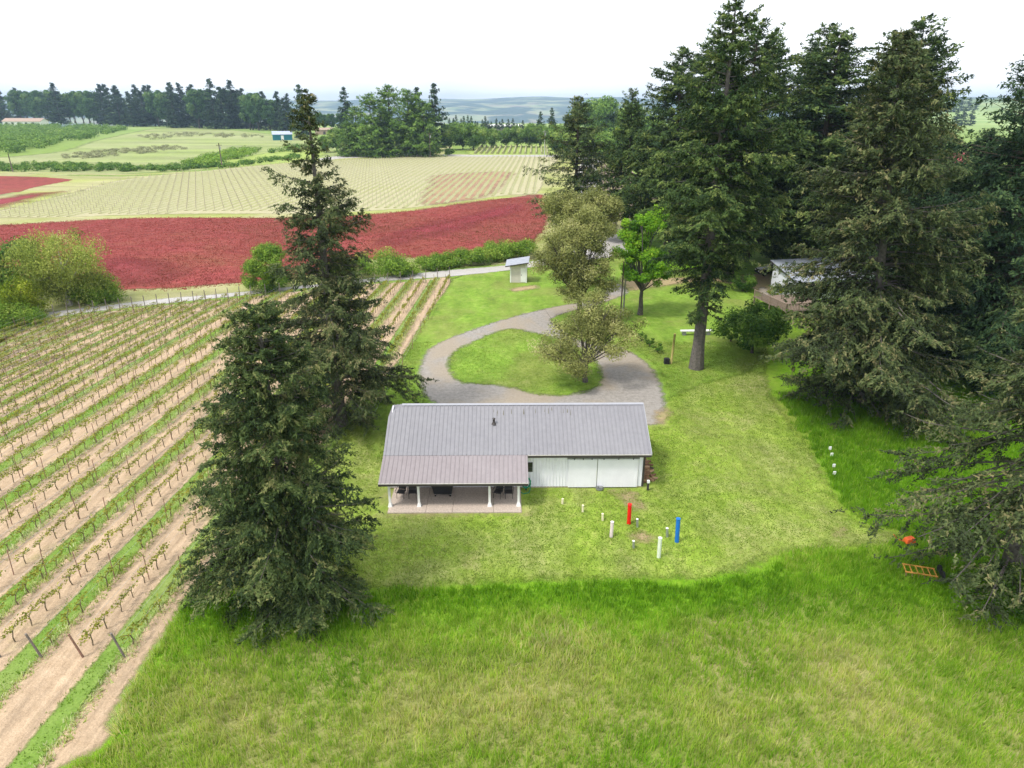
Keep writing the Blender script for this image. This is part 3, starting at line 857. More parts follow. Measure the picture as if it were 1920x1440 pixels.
for s in (-1, 1):
    m.hexa([bl(RXL + rw, RY + s * 0.0, RZ + 0.045), bl(RXR, RY, RZ + 0.045), bl(RXR, RY + s * 0.17, RZ - 0.04), bl(RXL + rw, RY + s * 0.17, RZ - 0.04)],
           [bl(RXL + rw, RY, RZ + 0.06), bl(RXR, RY, RZ + 0.06), bl(RXR, RY + s * 0.18, RZ - 0.025), bl(RXL + rw, RY + s * 0.18, RZ - 0.025)])
m.build('ridge_cap', M['cap'], roofp)
for s in (-1, 1):
    m = MB()
    yb = EY if s < 0 else 2 * RY - EY
    m.hexa([bl(RXR + 0.003, RY, RZ - 0.12), bl(RXR + 0.003, yb, EZ - 0.12), bl(RXR + 0.003, yb, EZ + 0.04), bl(RXR + 0.003, RY, RZ + 0.04)],
           [bl(RXR + 0.05, RY, RZ - 0.12), bl(RXR + 0.05, yb, EZ - 0.12), bl(RXR + 0.05, yb, EZ + 0.04), bl(RXR + 0.05, RY, RZ + 0.04)])
    m.build('rake_trim', M['cap'], roofp)
PXR = 1.07
npp = 11
ppw = (PXR - RXL) / npp
mp_ = rpanel(ppw, (EY - 0.01, EZ - 0.012), (PY, PZ)).mesh('porch_roof_panel', M['porch_roof'])
for k in range(npp):
    o = bpy.data.objects.new('porch_roof_panel', mp_)
    o.location = bl(RXL + k * ppw, 0, 0)
    link(o, roofp)
MB().box(PXR + 0.02 + BX, RXR + BX, EY - 0.05 + BY, EY - 0.012 + BY, EZ - 0.05, EZ + 0.0).build('gutter', M['gutter'], barn)
MB().box(PXR + 0.02 + BX, RXR + BX, EY - 0.06 + BY, EY - 0.02 + BY, EZ - 0.21, EZ - 0.052).build('fascia', M['dark_trim'], barn)
MB().box(RXL + BX, PXR + BX, PY - 0.05 + BY, PY - 0.012 + BY, PZ - 0.04, PZ + 0.005).build('gutter', M['gutter'], barn)
MB().box(RXL + BX, PXR + BX, PY - 0.055 + BY, PY - 0.02 + BY, PZ - 0.2, PZ - 0.042).build('fascia', M['dark_trim'], barn)
# soffits
MB().box(RXL + 0.05 + BX, RXR - 0.05 + BX, EY + 0.02 + BY, YF - 0.03 + BY, EZ - 0.13, EZ - 0.09).build('soffit', M['white_paint'], barn)
MB().box(-8.4 + BX, 0.5 + BX, 39.99 + BY, 40.11 + BY, 1.86, 1.985).build('porch_beam', M['white_paint'], barn)
for x in (-8.33, -6.36, -1.55, 0.42):
    o = MB().box(x - 0.075 + BX, x + 0.075 + BX, 39.98 + BY, 40.12 + BY, 0.12, 1.858).build('porch_post', M['white_paint'], barn)
    m = MB()
    m.hexa([bl(x - 0.15, 39.9, 0.101), bl(x + 0.15, 39.9, 0.101), bl(x + 0.15, 40.2, 0.101), bl(x - 0.15, 40.2, 0.101)],
           [bl(x - 0.09, 39.96, 0.34), bl(x + 0.09, 39.96, 0.34), bl(x + 0.09, 40.14, 0.34), bl(x - 0.09, 40.14, 0.34)])
    pb = m.build('post_base', M['white_paint'], o)
    MB().box(x - 0.025 + BX, x + 0.025 + BX, 40.125 + BY, 40.16 + BY, 0.12, 1.85).build('downpipe', M['dark_trim'], o) if x < -8 else None
xs = [-8.42, -5.85, -4.05, -1.28, 0.62]
for a_, b_ in zip(xs[:-1], xs[1:]):
    MB().box(a_ + 0.008 + BX, b_ - 0.008 + BX, 39.25 + BY, 42.47 + BY, 0.0, 0.1).build('patio_slab', M['slab'], barn, bevel=0.008)
# sliding doors, rail and rollers
for (a_, b_), nm in (((4.0, 6.03), 'sliding_door'), ((6.07, 8.95), 'sliding_door')):
    m = MB()
    m.box(a_ + BX, b_ + BX, YF - 0.1 + BY, YF - 0.05 + BY, 0.1, 2.34)
    nr = int((b_ - a_) / 0.23)
    for r in range(nr):
        x = a_ + (r + 0.5) * (b_ - a_) / nr + BX
        m.box(x - 0.012, x + 0.012, YF - 0.112 + BY, YF - 0.1005 + BY, 0.1, 2.34)
    d = m.build('sliding_door', M['white_wall'], barn)
    MB().box(b_ - 0.05 + BX, b_ - 0.01 + BX, YF - 0.125 + BY, YF - 0.1125 + BY, 0.1, 2.34).build('door_edge', M['white_paint'], d)
    for x in (a_ + 0.4, (a_ + b_) / 2, b_ - 0.4):
        MB().box(x - 0.035 + BX, x + 0.035 + BX, YF - 0.16 + BY, YF - 0.131 + BY, 2.34, 2.46).build('roller_hanger', M['dark_trim'], d)
MB().box(6.031 + BX, 6.069 + BX, YF - 0.09 + BY, YF - 0.055 + BY, 0.1, 2.34).build('door_gap_seal', M['dark_trim'], barn)
MB().box(3.9 + BX, 9.0 + BX, YF - 0.13 + BY, YF - 0.06 + BY, 2.38, 2.47).build('door_rail', M['grey_metal'], barn)
# small window
w = MB().box(1.12 + BX, 1.46 + BX, YF - 0.07 + BY, YF - 0.03 + BY, 1.35, 2.1).build('window', M['dark_trim'], barn)
MB().box(1.16 + BX, 1.42 + BX, YF - 0.078 + BY, YF - 0.0705 + BY, 1.4, 1.71).build('pane', M['glass'], w)
MB().box(1.16 + BX, 1.42 + BX, YF - 0.078 + BY, YF - 0.0705 + BY, 1.75, 2.05).build('pane', M['glass'], w)
# door behind the grill, outlet box, lamps
dd = MB().box(-5.7 + BX, -4.7 + BX, YF - 0.07 + BY, YF - 0.03 + BY, 0.13, 2.15).build('porch_door', M['white_paint'], barn)
MB().box(-5.78 + BX, -5.705 + BX, YF - 0.075 + BY, YF - 0.03 + BY, 0.13, 2.2).build('door_frame', M['dark_trim'], dd)
MB().box(-4.695 + BX, -4.62 + BX, YF - 0.075 + BY, YF - 0.03 + BY, 0.13, 2.2).build('door_frame', M['dark_trim'], dd)
MB().box(-1.98 + BX, -1.78 + BX, YF - 0.1 + BY, YF - 0.03 + BY, 0.28, 0.52).build('outlet_box', M['dark_trim'], barn)
for z in (1.5, 1.0):
    MB().tube([bl(-8.8 - 0.12, 41.6, z), bl(-8.92, 41.6, z + 0.1), bl(-8.92, 41.6, z + 0.22)], [0.05, 0.09, 0.05], 10).build('wall_lamp', M['lamp'], barn, True)
# roof vent with flashing
def onroof(x, y): return bl(x, y, EZ + (y - EY) * sl)
vx, vy = -1.28, 44.45
p = onroof(vx, vy)
vent = MB().tube([p, (p[0], p[1], p[2] + 0.16), (p[0], p[1], p[2] + 0.42)], [0.19, 0.085, 0.08], 12).build('roof_vent', M['dark_trim'], roofp, True)
MB().tube([(p[0], p[1], p[2] + 0.42), (p[0], p[1], p[2] + 0.5)], [0.12, 0.02], 12).build('vent_cap', M['dark_trim'], vent)
m = MB()
g = np.random.default_rng(3)
for k in range(17):
    x = -1.4 + 6.3 * g.random() ** 1.2
    y = 45.45 + g.normal(0, 0.06)
    ln_ = g.uniform(0.06, 0.24)
    wv = g.uniform(0.015, 0.05)
    a0, a1 = onroof(x, y + ln_), onroof(x, y - ln_)
    m.hexa([(a1[0] - wv, a1[1], a1[2] + 0.002), (a1[0] + wv, a1[1], a1[2] + 0.002), (a0[0] + wv * .4, a0[1], a0[2] + 0.002), (a0[0] - wv * .4, a0[1], a0[2] + 0.002)],
           [(a1[0] - wv * .7, a1[1], a1[2] + 0.02), (a1[0] + wv * .7, a1[1], a1[2] + 0.02), (a0[0] + wv * .3, a0[1], a0[2] + 0.02), (a0[0] - wv * .3, a0[1], a0[2] + 0.02)])
mo = m.build('moss_tufts', M['moss'], roofp)
mo['kind'] = 'stuff'

# ------------------------------------------------------------------ things on and by the porch
def garden_chair():
    r = empty('patio_chair')
    m = MB()
    m.box(-0.27, 0.27, -0.25, 0.27, 0.40, 0.46)
    m.build('seat', M['chair'], r, bevel=0.015)
    m = MB()
    m.hexa([(-0.26, 0.25, 0.47), (0.26, 0.25, 0.47), (0.26, 0.29, 0.47), (-0.26, 0.29, 0.47)],
           [(-0.28, 0.37, 0.98), (0.28, 0.37, 0.98), (0.28, 0.41, 0.98), (-0.28, 0.41, 0.98)])
    m.build('backrest', M['chair'], r, bevel=0.012)
    for x in (-0.25, 0.25):
        for y, yo in ((-0.23, -0.03), (0.26, 0.06)):
            MB().tube([(x, y + yo, 0), (x, y, 0.4)], 0.018, 6).build('leg', M['chair'], r)
        s = 0.31 if x > 0 else -0.31
        MB().tube([(s, -0.24, 0.42), (s, -0.26, 0.64), (s, 0.3, 0.68)], 0.022, 6).build('armrest', M['chair'], r)
    return r
proto = garden_chair()
CH = [(752, 921, -0.15, 'dark patio chair nearest the left end of the porch'), (773, 921, 0.1, 'dark patio chair left of the second porch post'),
      (934, 921, -0.35, 'dark patio chair turned aslant just right of the third porch post'), (954, 920, 0.05, 'dark patio chair facing out beside the right porch post')]
for k, (px, py, rz, lab) in enumerate(CH):
    X, Y = G(px, py, 0.4)
    o = proto if k == 0 else copy_tree(proto)
    o.location = ((px - 960) / F * 47.5, 41.15, 0.1)
    o.rotation_euler = (0, 0, rz)
    tag(o, lab, 'chair', 'patio chairs on the porch')
gx, gy = G(831, 917, 0.5)
grill = empty('covered_grill', ((831 - 960) / F * 48.0, 41.45, 0.1))
tag(grill, 'barbecue grill under a black cover against the porch wall', 'grill')
m = MB()
m.hexa([(-0.62, -0.3, 0.2), (0.62, -0.3, 0.2), (0.62, 0.3, 0.2), (-0.62, 0.3, 0.2)], [(-0.74, -0.36, 0.86), (0.74, -0.36, 0.86), (0.74, 0.32, 0.86), (-0.74, 0.32, 0.86)])
m.build('cover', M['black'], grill, bevel=0.04)
m = MB()
m.hexa([(-0.62, -0.33, 0.861), (0.62, -0.33, 0.861), (0.62, 0.3, 0.861), (-0.62, 0.3, 0.861)], [(-0.5, -0.2, 1.2), (0.5, -0.2, 1.2), (0.5, 0.24, 1.2), (-0.5, 0.24, 1.2)])
m.build('lid_cover', M['black'], grill, bevel=0.05)
pl_ = MB().hexa([(-0.3, -0.352, 0.9), (0.3, -0.352, 0.9), (0.3, -0.34, 0.9), (-0.3, -0.34, 0.9)], [(-0.3, -0.318, 1.0), (0.3, -0.318, 1.0), (0.3, -0.305, 1.0), (-0.3, -0.305, 1.0)]).build('label_band', M['lamp'], grill)
for x in (-0.52, 0.52):
    for y in (-0.24, 0.24):
        MB().tube([(x, y - 0.025, 0.065), (x, y + 0.025, 0.065)], 0.065, 10).build('wheel', M['tyre'], grill)
        MB().box(x - 0.025, x + 0.025, y - 0.02, y + 0.02, 0.11, 0.22).build('leg', M['steel'], grill)
# hose on its stand
hx_, hy_ = 1.0, 42.15
hose = empty('garden_hose', (hx_, hy_, 0))
tag(hose, 'green garden hose coiled on a stand beside the porch corner', 'hose')
MB().box(-0.05, 0.05, 0.0, 0.1, 0, 1.15).build('stand', M['dark_trim'], hose)
m = MB()
path = []
for k in range(97):
    a_ = 2 * math.pi * 4 * k / 96
    rr1 = 0.3 + 0.035 * math.sin(k * 1.7)
    path.append((math.cos(a_) * rr1, -0.06 - 0.1 * (k / 96), 0.72 + math.sin(a_) * (0.4 + 0.02 * math.sin(k))))
m.tube(path, 0.042, 6)
m.build('hose_coil', M['hose'], hose, True)
MB().tube([(0.3, -0.1, 0.55), (0.28, -0.2, 0.2), (0.2, -0.35, 0.04), (-0.2, -0.5, 0.04), (-0.35, -0.3, 0.04)], 0.03, 6).build('hose_tail', M['hose'], hose, True)
MB().tube([(-0.12, -0.1, 1.0), (0.12, -0.1, 1.0)], 0.05, 8).build('hose_hook', M['steel'], hose)
# bowl by the door, short dark post, firewood
bx_, by_ = G(1124, 918)
bw = MB()
bw.tube([(0, 0, 0.0), (0, 0, 0.05), (0, 0, 0.14), (0, 0, 0.22)], [0.2, 0.26, 0.29, 0.24], 16)
tag(bw.build('tub', M['grey_metal'], None, True, loc=(bx_, by_, 0)), 'dark round tub on the ground at the sliding door seam', 'tub')
px_, py_ = G(1207, 918)
sp = empty('short_post', (9.68, 42.2, 0))
tag(sp, 'short dark post with white cap at the right corner of the barn', 'post')
MB().box(-0.07, 0.07, -0.07, 0.07, 0, 0.62).build('shaft', M['dark_trim'], sp)
MB().box(-0.085, 0.085, -0.085, 0.085, 0.621, 0.8).build('cap', M['white_paint'], sp)
g = np.random.default_rng(5)
pile = empty('firewood_stack', (9.5, 43.2, 0))
tag(pile, 'stack of split firewood against the right barn wall', 'firewood')
lm = [MB().tube([(0, 0, 0), (0.42, 0, 0)], r_, n_).mesh('log', M[mt]) for r_, n_, mt in ((0.08, 6, 'log'), (0.1, 5, 'log_end'), (0.065, 6, 'log'), (0.09, 7, 'bark_brown'))]
for row in range(8):
    for k in range(22):
        if row > 4 and g.random() < 0.25: continue
        o = bpy.data.objects.new('log', lm[g.integers(4)])
        o.location = (g.normal(0, 0.03) + 0.02, k * 0.17 + 0.08 * (row % 2), 0.09 + row * 0.155)
        o.rotation_euler = (g.random() * 6, g.normal(0, 0.05), g.normal(0, 0.08))
        link(o, pile)
for k in range(16):
    o = bpy.data.objects.new('log', lm[g.integers(4)])
    o.location = (0.55 + g.random() * 0.3, g.uniform(0.2, 3.4), 0.08)
    o.rotation_euler = (0, 0, g.normal(0, 0.7))
    link(o, pile)

# ------------------------------------------------------------------ marker pipes and stakes
def pipe(name, px, py, pxt, pyt, r, mat, label, cat='pipe', n=12, group=None, cap=None):
    X, Y = G(px, py)
    dY = (720 - pyt) / F                    # height whose top meets the upper spot
    tt = Y / (CP + dY * SP)
    h = CAM_H + tt * (-SP + dY * CP)
    dx = (pxt - 960) / F * tt - X
    o = MB().tube([(0, 0, -0.05), (dx * 0.5, 0, h * 0.5), (dx, 0, h - 0.015)], r, n).build(name, M[mat], None, True, loc=(X, Y, 0))
    m_ = o.modifiers.new('edge', 'EDGE_SPLIT')
    MB().tube([(dx, 0, h - 0.014), (dx, 0, h)], [r * 1.12, r * 1.05], n).build('end_cap', M[cap or mat], o)
    return tag(o, label, cat, group)
pipe('marker_pipe', 1179, 982, 1181, 945, 0.13, 'red', 'bright red marker pipe standing on the lawn before the barn')
pipe('marker_pipe', 1269, 1016, 1272, 972, 0.135, 'blue', 'bright blue marker pipe, rightmost on the lawn before the barn')
pipe('marker_pipe', 1146, 1007, 1148, 978, 0.11, 'pinkwhite', 'pinkish white pipe left of the red marker pipe')
pipe('marker_pipe', 1235, 1045, 1238, 1008, 0.12, 'greenwhite', 'greenish white pipe nearest the camera, left of the blue pipe')
pipe('lawn_stake', 1054.5, 945, 1055, 935, 0.075, 'cream', 'short cream stake nearest the barn wall', 'stake')
pipe('lawn_stake', 1092.5, 960, 1093, 947, 0.075, 'cream', 'short cream stake in the middle of the line of three', 'stake')
pipe('lawn_stake', 1130, 976, 1130, 963, 0.075, 'cream', 'short cream stake just behind the pinkish white pipe', 'stake')
pipe('well_pipe', 1195, 988, 1195, 973, 0.075, 'steel', 'short grey pipe stub just right of the red pipe', 'pipe', cap='white_paint')
pipe('well_pipe', 1251, 1007, 1251, 990, 0.085, 'steel', 'short grey pipe stub just left of the blue pipe', 'pipe', cap='white_paint')
pipe('well_pipe', 1188, 1028, 1188, 1014, 0.075, 'steel', 'short grey pipe stub below the bare dirt patch', 'pipe', cap='white_paint')
for k, (px, py, wh) in enumerate([(1555, 846, 'farthest'), (1558, 858, 'second farthest'), (1562, 879, 'second nearest'), (1563, 893, 'nearest')]):
    X, Y = G(px, py + 2)
    o = MB().box(-0.1, 0.1, -0.03, 0.03, 0.25, 0.5).build('boundary_marker', M['white_paint'], None, loc=(X, Y, 0))
    MB().box(-0.025, 0.025, -0.02, 0.02, -0.02, 0.249).build('stake', M['wood'], o)
    tag(o, f'small white marker in the tall grass, {wh} of four', 'marker', 'white markers in the tall grass')

# ------------------------------------------------------------------ small shed by the road
X, Y = G(973, 530)
sh = empty('small_shed', (X, Y + 1.2, 0), R(-4))
tag(sh, 'small beige shed with sloping grey roof beside the gravel road', 'shed')
MB().box(-1.27, 1.27, -1.2, 1.2, 0, 2.75).build('wall', M['shed'], sh)
d = MB().box(0.35, 1.1, -1.24, -1.201, 0.1, 2.25).build('door', M['white_paint'], sh)
MB().box(0.42, 0.48, -1.28, -1.241, 1.1, 1.3).build('handle', M['dark_trim'], d)
MB().box(0.3, 0.345, -1.24, -1.201, 0.1, 2.3).build('door_trim', M['shed'], d)
m = MB()
m.hexa([(-2.0, -1.75, 2.55), (1.6, -1.75, 3.15), (1.6, 1.6, 3.45), (-2.0, 1.6, 2.85)], [(-2.0, -1.75, 2.67), (1.6, -1.75, 3.27), (1.6, 1.6, 3.57), (-2.0, 1.6, 2.97)])
rf = m.build('roof', M['shed_roof'], sh)
m = MB()
m.hexa([(-2.0, -1.79, 2.5), (1.6, -1.79, 3.1), (1.6, -1.752, 3.1), (-2.0, -1.752, 2.5)], [(-2.0, -1.79, 2.66), (1.6, -1.79, 3.26), (1.6, -1.752, 3.26), (-2.0, -1.752, 2.66)])
m.build('roof_edge', M['dark_trim'], rf)
for x in (-1.2, 1.2): MB().box(x - 0.09, x + 0.09, -1.245, -1.2015, 0, 2.7 + x * .1).build('corner_board', M['white_paint'], sh)
m = MB()
m.hexa([(-1.27, -1.2, 2.75), (1.27, -1.2, 2.75), (1.27, 1.2, 2.75), (-1.27, 1.2, 2.75)], [(-1.27, -1.2, 2.7), (1.27, -1.2, 3.12), (1.27, 1.2, 3.35), (-1.27, 1.2, 2.93)])
m.build('gable_infill', M['shed'], sh)

# ------------------------------------------------------------------ white house at the right, deck, vehicle
hdir = math.atan2(1.3, 5.8)
hs_ = empty('white_house', (38.2, 98.8, 0), hdir)
tag(hs_, 'white house with low grey roof half hidden behind the brownish spruce', 'house')
hw, hl = 6.0, 17.0            # half depth, length; local x along the ridge, y across
def wallpoly(x): return [(x, -hw, 0), (x, 0, 0), (x, 0, 4.15), (x, -hw, 2.7)]
m = MB(); m.hexa(wallpoly(0), wallpoly(0.12)); gw = m.build('gable_wall', M['house_wall'], hs_)
m = MB(); m.hexa(wallpoly(hl - 0.12), wallpoly(hl)); m.build('gable_wall', M['house_wall'], hs_)
MB().box(0.121, hl - 0.121, -hw, -hw + 0.12, 0, 2.7).build('long_wall', M['house_wall'], hs_)
MB().box(0.121, hl - 0.121, -0.12, 0, 0, 4.1).build('long_wall', M['house_wall'], hs_)
rmat = M['house_roof']
rfh = empty('roof'); rfh.parent = hs_
for s in (-1,):
    m = MB()
    m.hexa([(-0.4, 0.4, 4.3), (hl + 0.4, 0.4, 4.3), (hl + 0.4, s * (hw + 0.5), 2.62), (-0.4, s * (hw + 0.5), 2.62)],
           [(-0.4, 0.4, 4.42), (hl + 0.4, 0.4, 4.42), (hl + 0.4, s * (hw + 0.5), 2.74), (-0.4, s * (hw + 0.5), 2.74)])
    m.build('roof_slope', rmat, rfh)
    m = MB()
    m.hexa([(-0.45, 0.4, 4.24), (-0.41, 0.4, 4.24), (-0.41, s * (hw + 0.5), 2.55), (-0.45, s * (hw + 0.5), 2.55)],
           [(-0.45, 0.4, 4.43), (-0.41, 0.4, 4.43), (-0.41, s * (hw + 0.5), 2.75), (-0.45, s * (hw + 0.5), 2.75)])
    m.build('fascia', M['dark_trim'], rfh)
w = MB().box(-0.05, -0.002, -5.2, -3.2, 0.9, 2.35).build('window', M['white_paint'], hs_)
for y0_ in (-5.1, -4.15):
    for z0_ in (0.98, 1.68): MB().box(-0.07, -0.051, y0_, y0_ + 0.85, z0_, z0_ + 0.6).build('pane', M['glass'], w)
for x0_ in (2.5, 6.5, 11.0):
    w = MB().box(x0_, x0_ + 1.6, -hw - 0.05, -hw - 0.002, 0.9, 2.2).build('window', M['white_paint'], hs_)
    MB().box(x0_ + 0.08, x0_ + 0.76, -hw - 0.07, -hw - 0.051, 0.98, 2.12).build('pane', M['glass'], w)
    MB().box(x0_ + 0.84, x0_ + 1.52, -hw - 0.07, -hw - 0.051, 0.98, 2.12).build('pane', M['glass'], w)
deck = empty('wooden_deck', (34.9, 84.0, 0), hdir)
tag(deck, 'weathered wooden deck with railing in front of the white house', 'deck')
nb_ = 16
pm_ = MB().box(0, 7.5, 0, 0.46, 0.95, 1.0).mesh('deck_plank', M['wood'])
for k in range(nb_):
    o = bpy.data.objects.new('deck_plank', pm_); o.location = (0, k * 0.48, 0); link(o, deck)
for x in (0.1, 2.5, 5.0, 7.4):
    for y in (0.1, 3.8, 7.5): MB().box(x - 0.08, x + 0.08, y - 0.08, y + 0.08, 0, 0.949).build('support_post', M['wood'], deck)
def rail(x0, y0, x1, y1):
    n = max(2, int(math.hypot(x1 - x0, y1 - y0) / 1.8) + 1)
    MB().tube([(x0, y0, 1.98), (x1, y1, 1.98)], 0.06, 4).build('top_rail', M['wood'], deck)
    MB().tube([(x0, y0, 1.12), (x1, y1, 1.12)], 0.04, 4).build('bottom_rail', M['wood'], deck)
    for k in range(n):
        q = k / (n - 1)
        MB().tube([(x0 + (x1 - x0) * q, y0 + (y1 - y0) * q, 1.0), (x0 + (x1 - x0) * q, y0 + (y1 - y0) * q, 2.05)], 0.07, 4).build('rail_post', M['wood'], deck)
    nbal = int(math.hypot(x1 - x0, y1 - y0) / 0.22)
    for k in range(nbal):
        q = (k + 0.5) / nbal
        x, y = x0 + (x1 - x0) * q, y0 + (y1 - y0) * q
        MB().box(x - 0.03, x + 0.03, y - 0.03, y + 0.03, 1.12, 1.95).build('baluster', M['wood'], deck)
rail(0.05, 0.05, 7.4, 0.05); rail(0.05, 7.6, 0.05, 0.05)
# dark vehicle
vx_, vy_ = G(1447, 518)
suv = empty('parked_vehicle', (vx_ + 0.2, vy_ + 1.0, 0), R(6))
tag(suv, 'black off road vehicle with painted pale reflection on hood parked behind the white house', 'vehicle')
m = MB()
prof_ = [(-2.35, 0.45), (-2.4, 0.75), (-2.3, 1.0), (2.2, 1.05), (2.25, 0.5)]
m.hexa([(x, -0.92, z) for x, z in prof_], [(x, 0.92, z) for x, z in prof_])
m.build('body', M['car'], suv, bevel=0.06)
m = MB(); m.hexa([(-2.28, -0.8, 1.0), (-0.95, -0.82, 1.06), (-0.95, 0.82, 1.06), (-2.28, 0.8, 1.0)], [(-2.2, -0.72, 1.08), (-0.95, -0.76, 1.18), (-0.95, 0.76, 1.18), (-2.2, 0.72, 1.08)])
m.build('hood', M['car_reflection'], suv, bevel=0.03)  # black hood, its reflection painted on as pale grey
m = MB(); m.hexa([(-1.0, -0.86, 1.05), (2.1, -0.86, 1.05), (2.1, 0.86, 1.05), (-1.0, 0.86, 1.05)], [(-0.35, -0.72, 1.72), (1.95, -0.74, 1.76), (1.95, 0.74, 1.76), (-0.35, 0.72, 1.72)])
m.build('cabin', M['car'], suv, bevel=0.05)
m = MB(); m.hexa([(-0.93, -0.75, 1.14), (-0.93, 0.75, 1.14), (-0.46, 0.66, 1.64), (-0.46, -0.66, 1.64)], [(-0.96, -0.75, 1.15), (-0.96, 0.75, 1.15), (-0.49, 0.66, 1.65), (-0.49, -0.66, 1.65)])
m.build('windscreen', M['car_reflection'], suv)
for x0_, x1_ in ((-0.5, 0.5), (0.6, 1.75)):
    MB().hexa([(x0_ - 0.12, -0.872, 1.14), (x1_, -0.872, 1.14), (x1_, -0.842, 1.14), (x0_ - 0.12, -0.842, 1.14)], [(x0_ + 0.2, -0.782, 1.62), (x1_ - 0.05, -0.782, 1.62), (x1_ - 0.05, -0.75, 1.62), (x0_ + 0.2, -0.75, 1.62)]).build('side_window', M['glass'], suv)
for x in (-1.5, 1.45):
    for y in (-0.85, 0.85):
        wl_ = MB().tube([(x, y - 0.12, 0.4), (x, y + 0.12, 0.4)], 0.4, 18).build('wheel', M['tyre'], suv)
        MB().tube([(x, y - 0.135, 0.4), (x, y + 0.135, 0.4)], 0.22, 12).build('rim', M['steel'], wl_)
for y in (-0.62, 0.62): MB().tube([(-2.43, y, 0.82), (-2.36, y, 0.82)], 0.12, 12).build('headlight', M['lamp'], suv)
MB().box(-2.5, -2.38, -0.85, 0.85, 0.48, 0.64).build('bumper', M['tyre'], suv)

# ------------------------------------------------------------------ far buildings
X, Y = G(527, 263)
tb = empty('teal_shed', (X, Y + 4, 0), R(20))
tag(tb, 'teal shed with pale blue metal roof at the wood edge', 'shed')
def gable_house(root, lx, ly, h, rise, wallm, roofm, over=0.4):
    m = MB()
    P = lambda x: [(x, -ly / 2, 0), (x, ly / 2, 0), (x, ly / 2, h), (x, 0, h + rise), (x, -ly / 2, h)]
    m.hexa(P(-lx / 2), P(lx / 2))
    m.build('wall', wallm, root)
    for s in (-1, 1):
        a_ = ly / 2 + over
        zb = h - rise * over / (ly / 2)
        m = MB()
        m.hexa([(-lx / 2 - over, 0, h + rise + 0.02), (lx / 2 + over, 0, h + rise + 0.02), (lx / 2 + over, s * a_, zb + 0.02), (-lx / 2 - over, s * a_, zb + 0.02)],
               [(-lx / 2 - over, 0, h + rise + 0.22), (lx / 2 + over, 0, h + rise + 0.22), (lx / 2 + over, s * a_, zb + 0.22), (-lx / 2 - over, s * a_, zb + 0.22)])
        m.build('roof_slope', roofm, root)
gable_house(tb, 14, 9, 4.2, 2.0, M['teal'], M['blue_roof'])
MB().box(-1.2, 0.8, -4.58, -4.501, 0, 3.4).build('door', M['white_paint'], tb)
X, Y = G(44, 237)
fh = empty('long_house', (X, Y + 6, 0), R(-6))
tag(fh, 'long low white house with tan roof behind the far orchard', 'house')
gable_house(fh, 50, 14, 6.0, 3.2, M['white_paint'], M['tan_roof'], 1.0)
for x in (-20, -12, -4, 6, 15):
    w = MB().box(x - 1.6, x + 1.6, -7.1, -7.003, 2.2, 4.6).build('window', M['glass'], fh)
    MB().box(x - 1.8, x + 1.8, -7.18, -7.101, 1.9, 2.2).build('sill', M['white_paint'], w)
for px, py, lx, lab in ((945, 244, 38, 'long white roofed packing shed in the valley'), (610, 252, 16, 'small brown roofed shed between the far trees'), (1128, 268, 12, 'small reddish roofed house among the trees')):
    X, Y = G(px, py)
    o = empty('farm_building', (X, Y, 0), R(5))
    tag(o, lab, 'building')
    gable_house(o, lx, 9, 4.0, 1.5, M['tan_roof'] if lx < 30 else M['shed'], M['white_paint'] if lx > 30 else M['tan_roof'], 0.5)
    MB().box(-1, 1, -4.6, -4.503, 0, 2.6).build('door', M['dark_trim'], o)

# ------------------------------------------------------------------ poles and posts
def upole(px, py, pyt, r, label, arm=True, mat='pole'):
    X, Y = G(px, py)
    dY = (720 - pyt) / F
    tt = Y / (CP + dY * SP)
    h = CAM_H + tt * (-SP + dY * CP)
    o = empty('utility_pole', (X, Y, 0))
    tag(o, label, 'pole')
    MB().tube([(0, 0, -0.1), (0, 0, h)], [r, r * 0.7], 8).build('shaft', M[mat], o, True)
    if arm:
        MB().box(-1.2, 1.2, -0.08, 0.08, h - 1.0, h - 0.8).build('crossarm', M[mat], o)
        for x in (-1.0, 0, 1.0): MB().tube([(x, 0, h - 0.8), (x, 0, h - 0.5)], 0.06, 6).build('insulator', M['steel'], o)
        MB().tube([(0.4, 0, h - 2.6), (0.4, 0, h - 1.6)], 0.28, 10).build('transformer', M['steel'], o)
    return o, h
upole(417, 315, 268, 0.28, 'wooden utility pole at the edge of the far vineyard')
upole(807, 295, 248, 0.26, 'wooden utility pole in front of the big cedar clump')
upole(1021, 290, 244, 0.26, 'pale utility pole by the small far vineyard', mat='pale_pole')
upole(24, 322, 288, 0.24, 'thin pole beside the left farm track', arm=False)
upole(1163, 600, 490, 0.1, 'tall thin dark pole left of the bright green maple', arm=False)
upole(1169, 588, 488, 0.09, 'tall thin pale pole with lamp left of the bright green maple', arm=False, mat='pale_pole')
upole(1168, 592, 530, 0.1, 'short thin pale post left of the bright green maple', arm=False, mat='pale_pole')
X, Y = G(1258, 682)
yp = empty('tilted_post', (X, Y, 0))
tag(yp, 'yellowed wooden post with dark box left of the big fir trunk', 'post')
MB().tube([(0, 0, -0.05), (0.12, 0, 3.3)], 0.12, 8).build('shaft', M['yellow_post'], yp, True)
MB().box(-0.75, -0.2, -0.25, 0.25, 0, 0.62).build('meter_box', M['tyre'], yp, bevel=0.03)
MB().tube([(0.12, 0, 3.3), (0.12, 0, 3.36)], [0.13, 0.09], 8).build('cap', M['yellow_post'], yp)
X, Y = G(1298, 628)
bn = empty('stone_bench', (X, Y, 0), R(2))
tag(bn, 'pale bench slab on blocks behind the big fir trunk', 'bench')
MB().box(-1.45, 2.4, -0.25, 0.25, 0.45, 0.6).build('seat', M['white_paint'], bn, bevel=0.02)
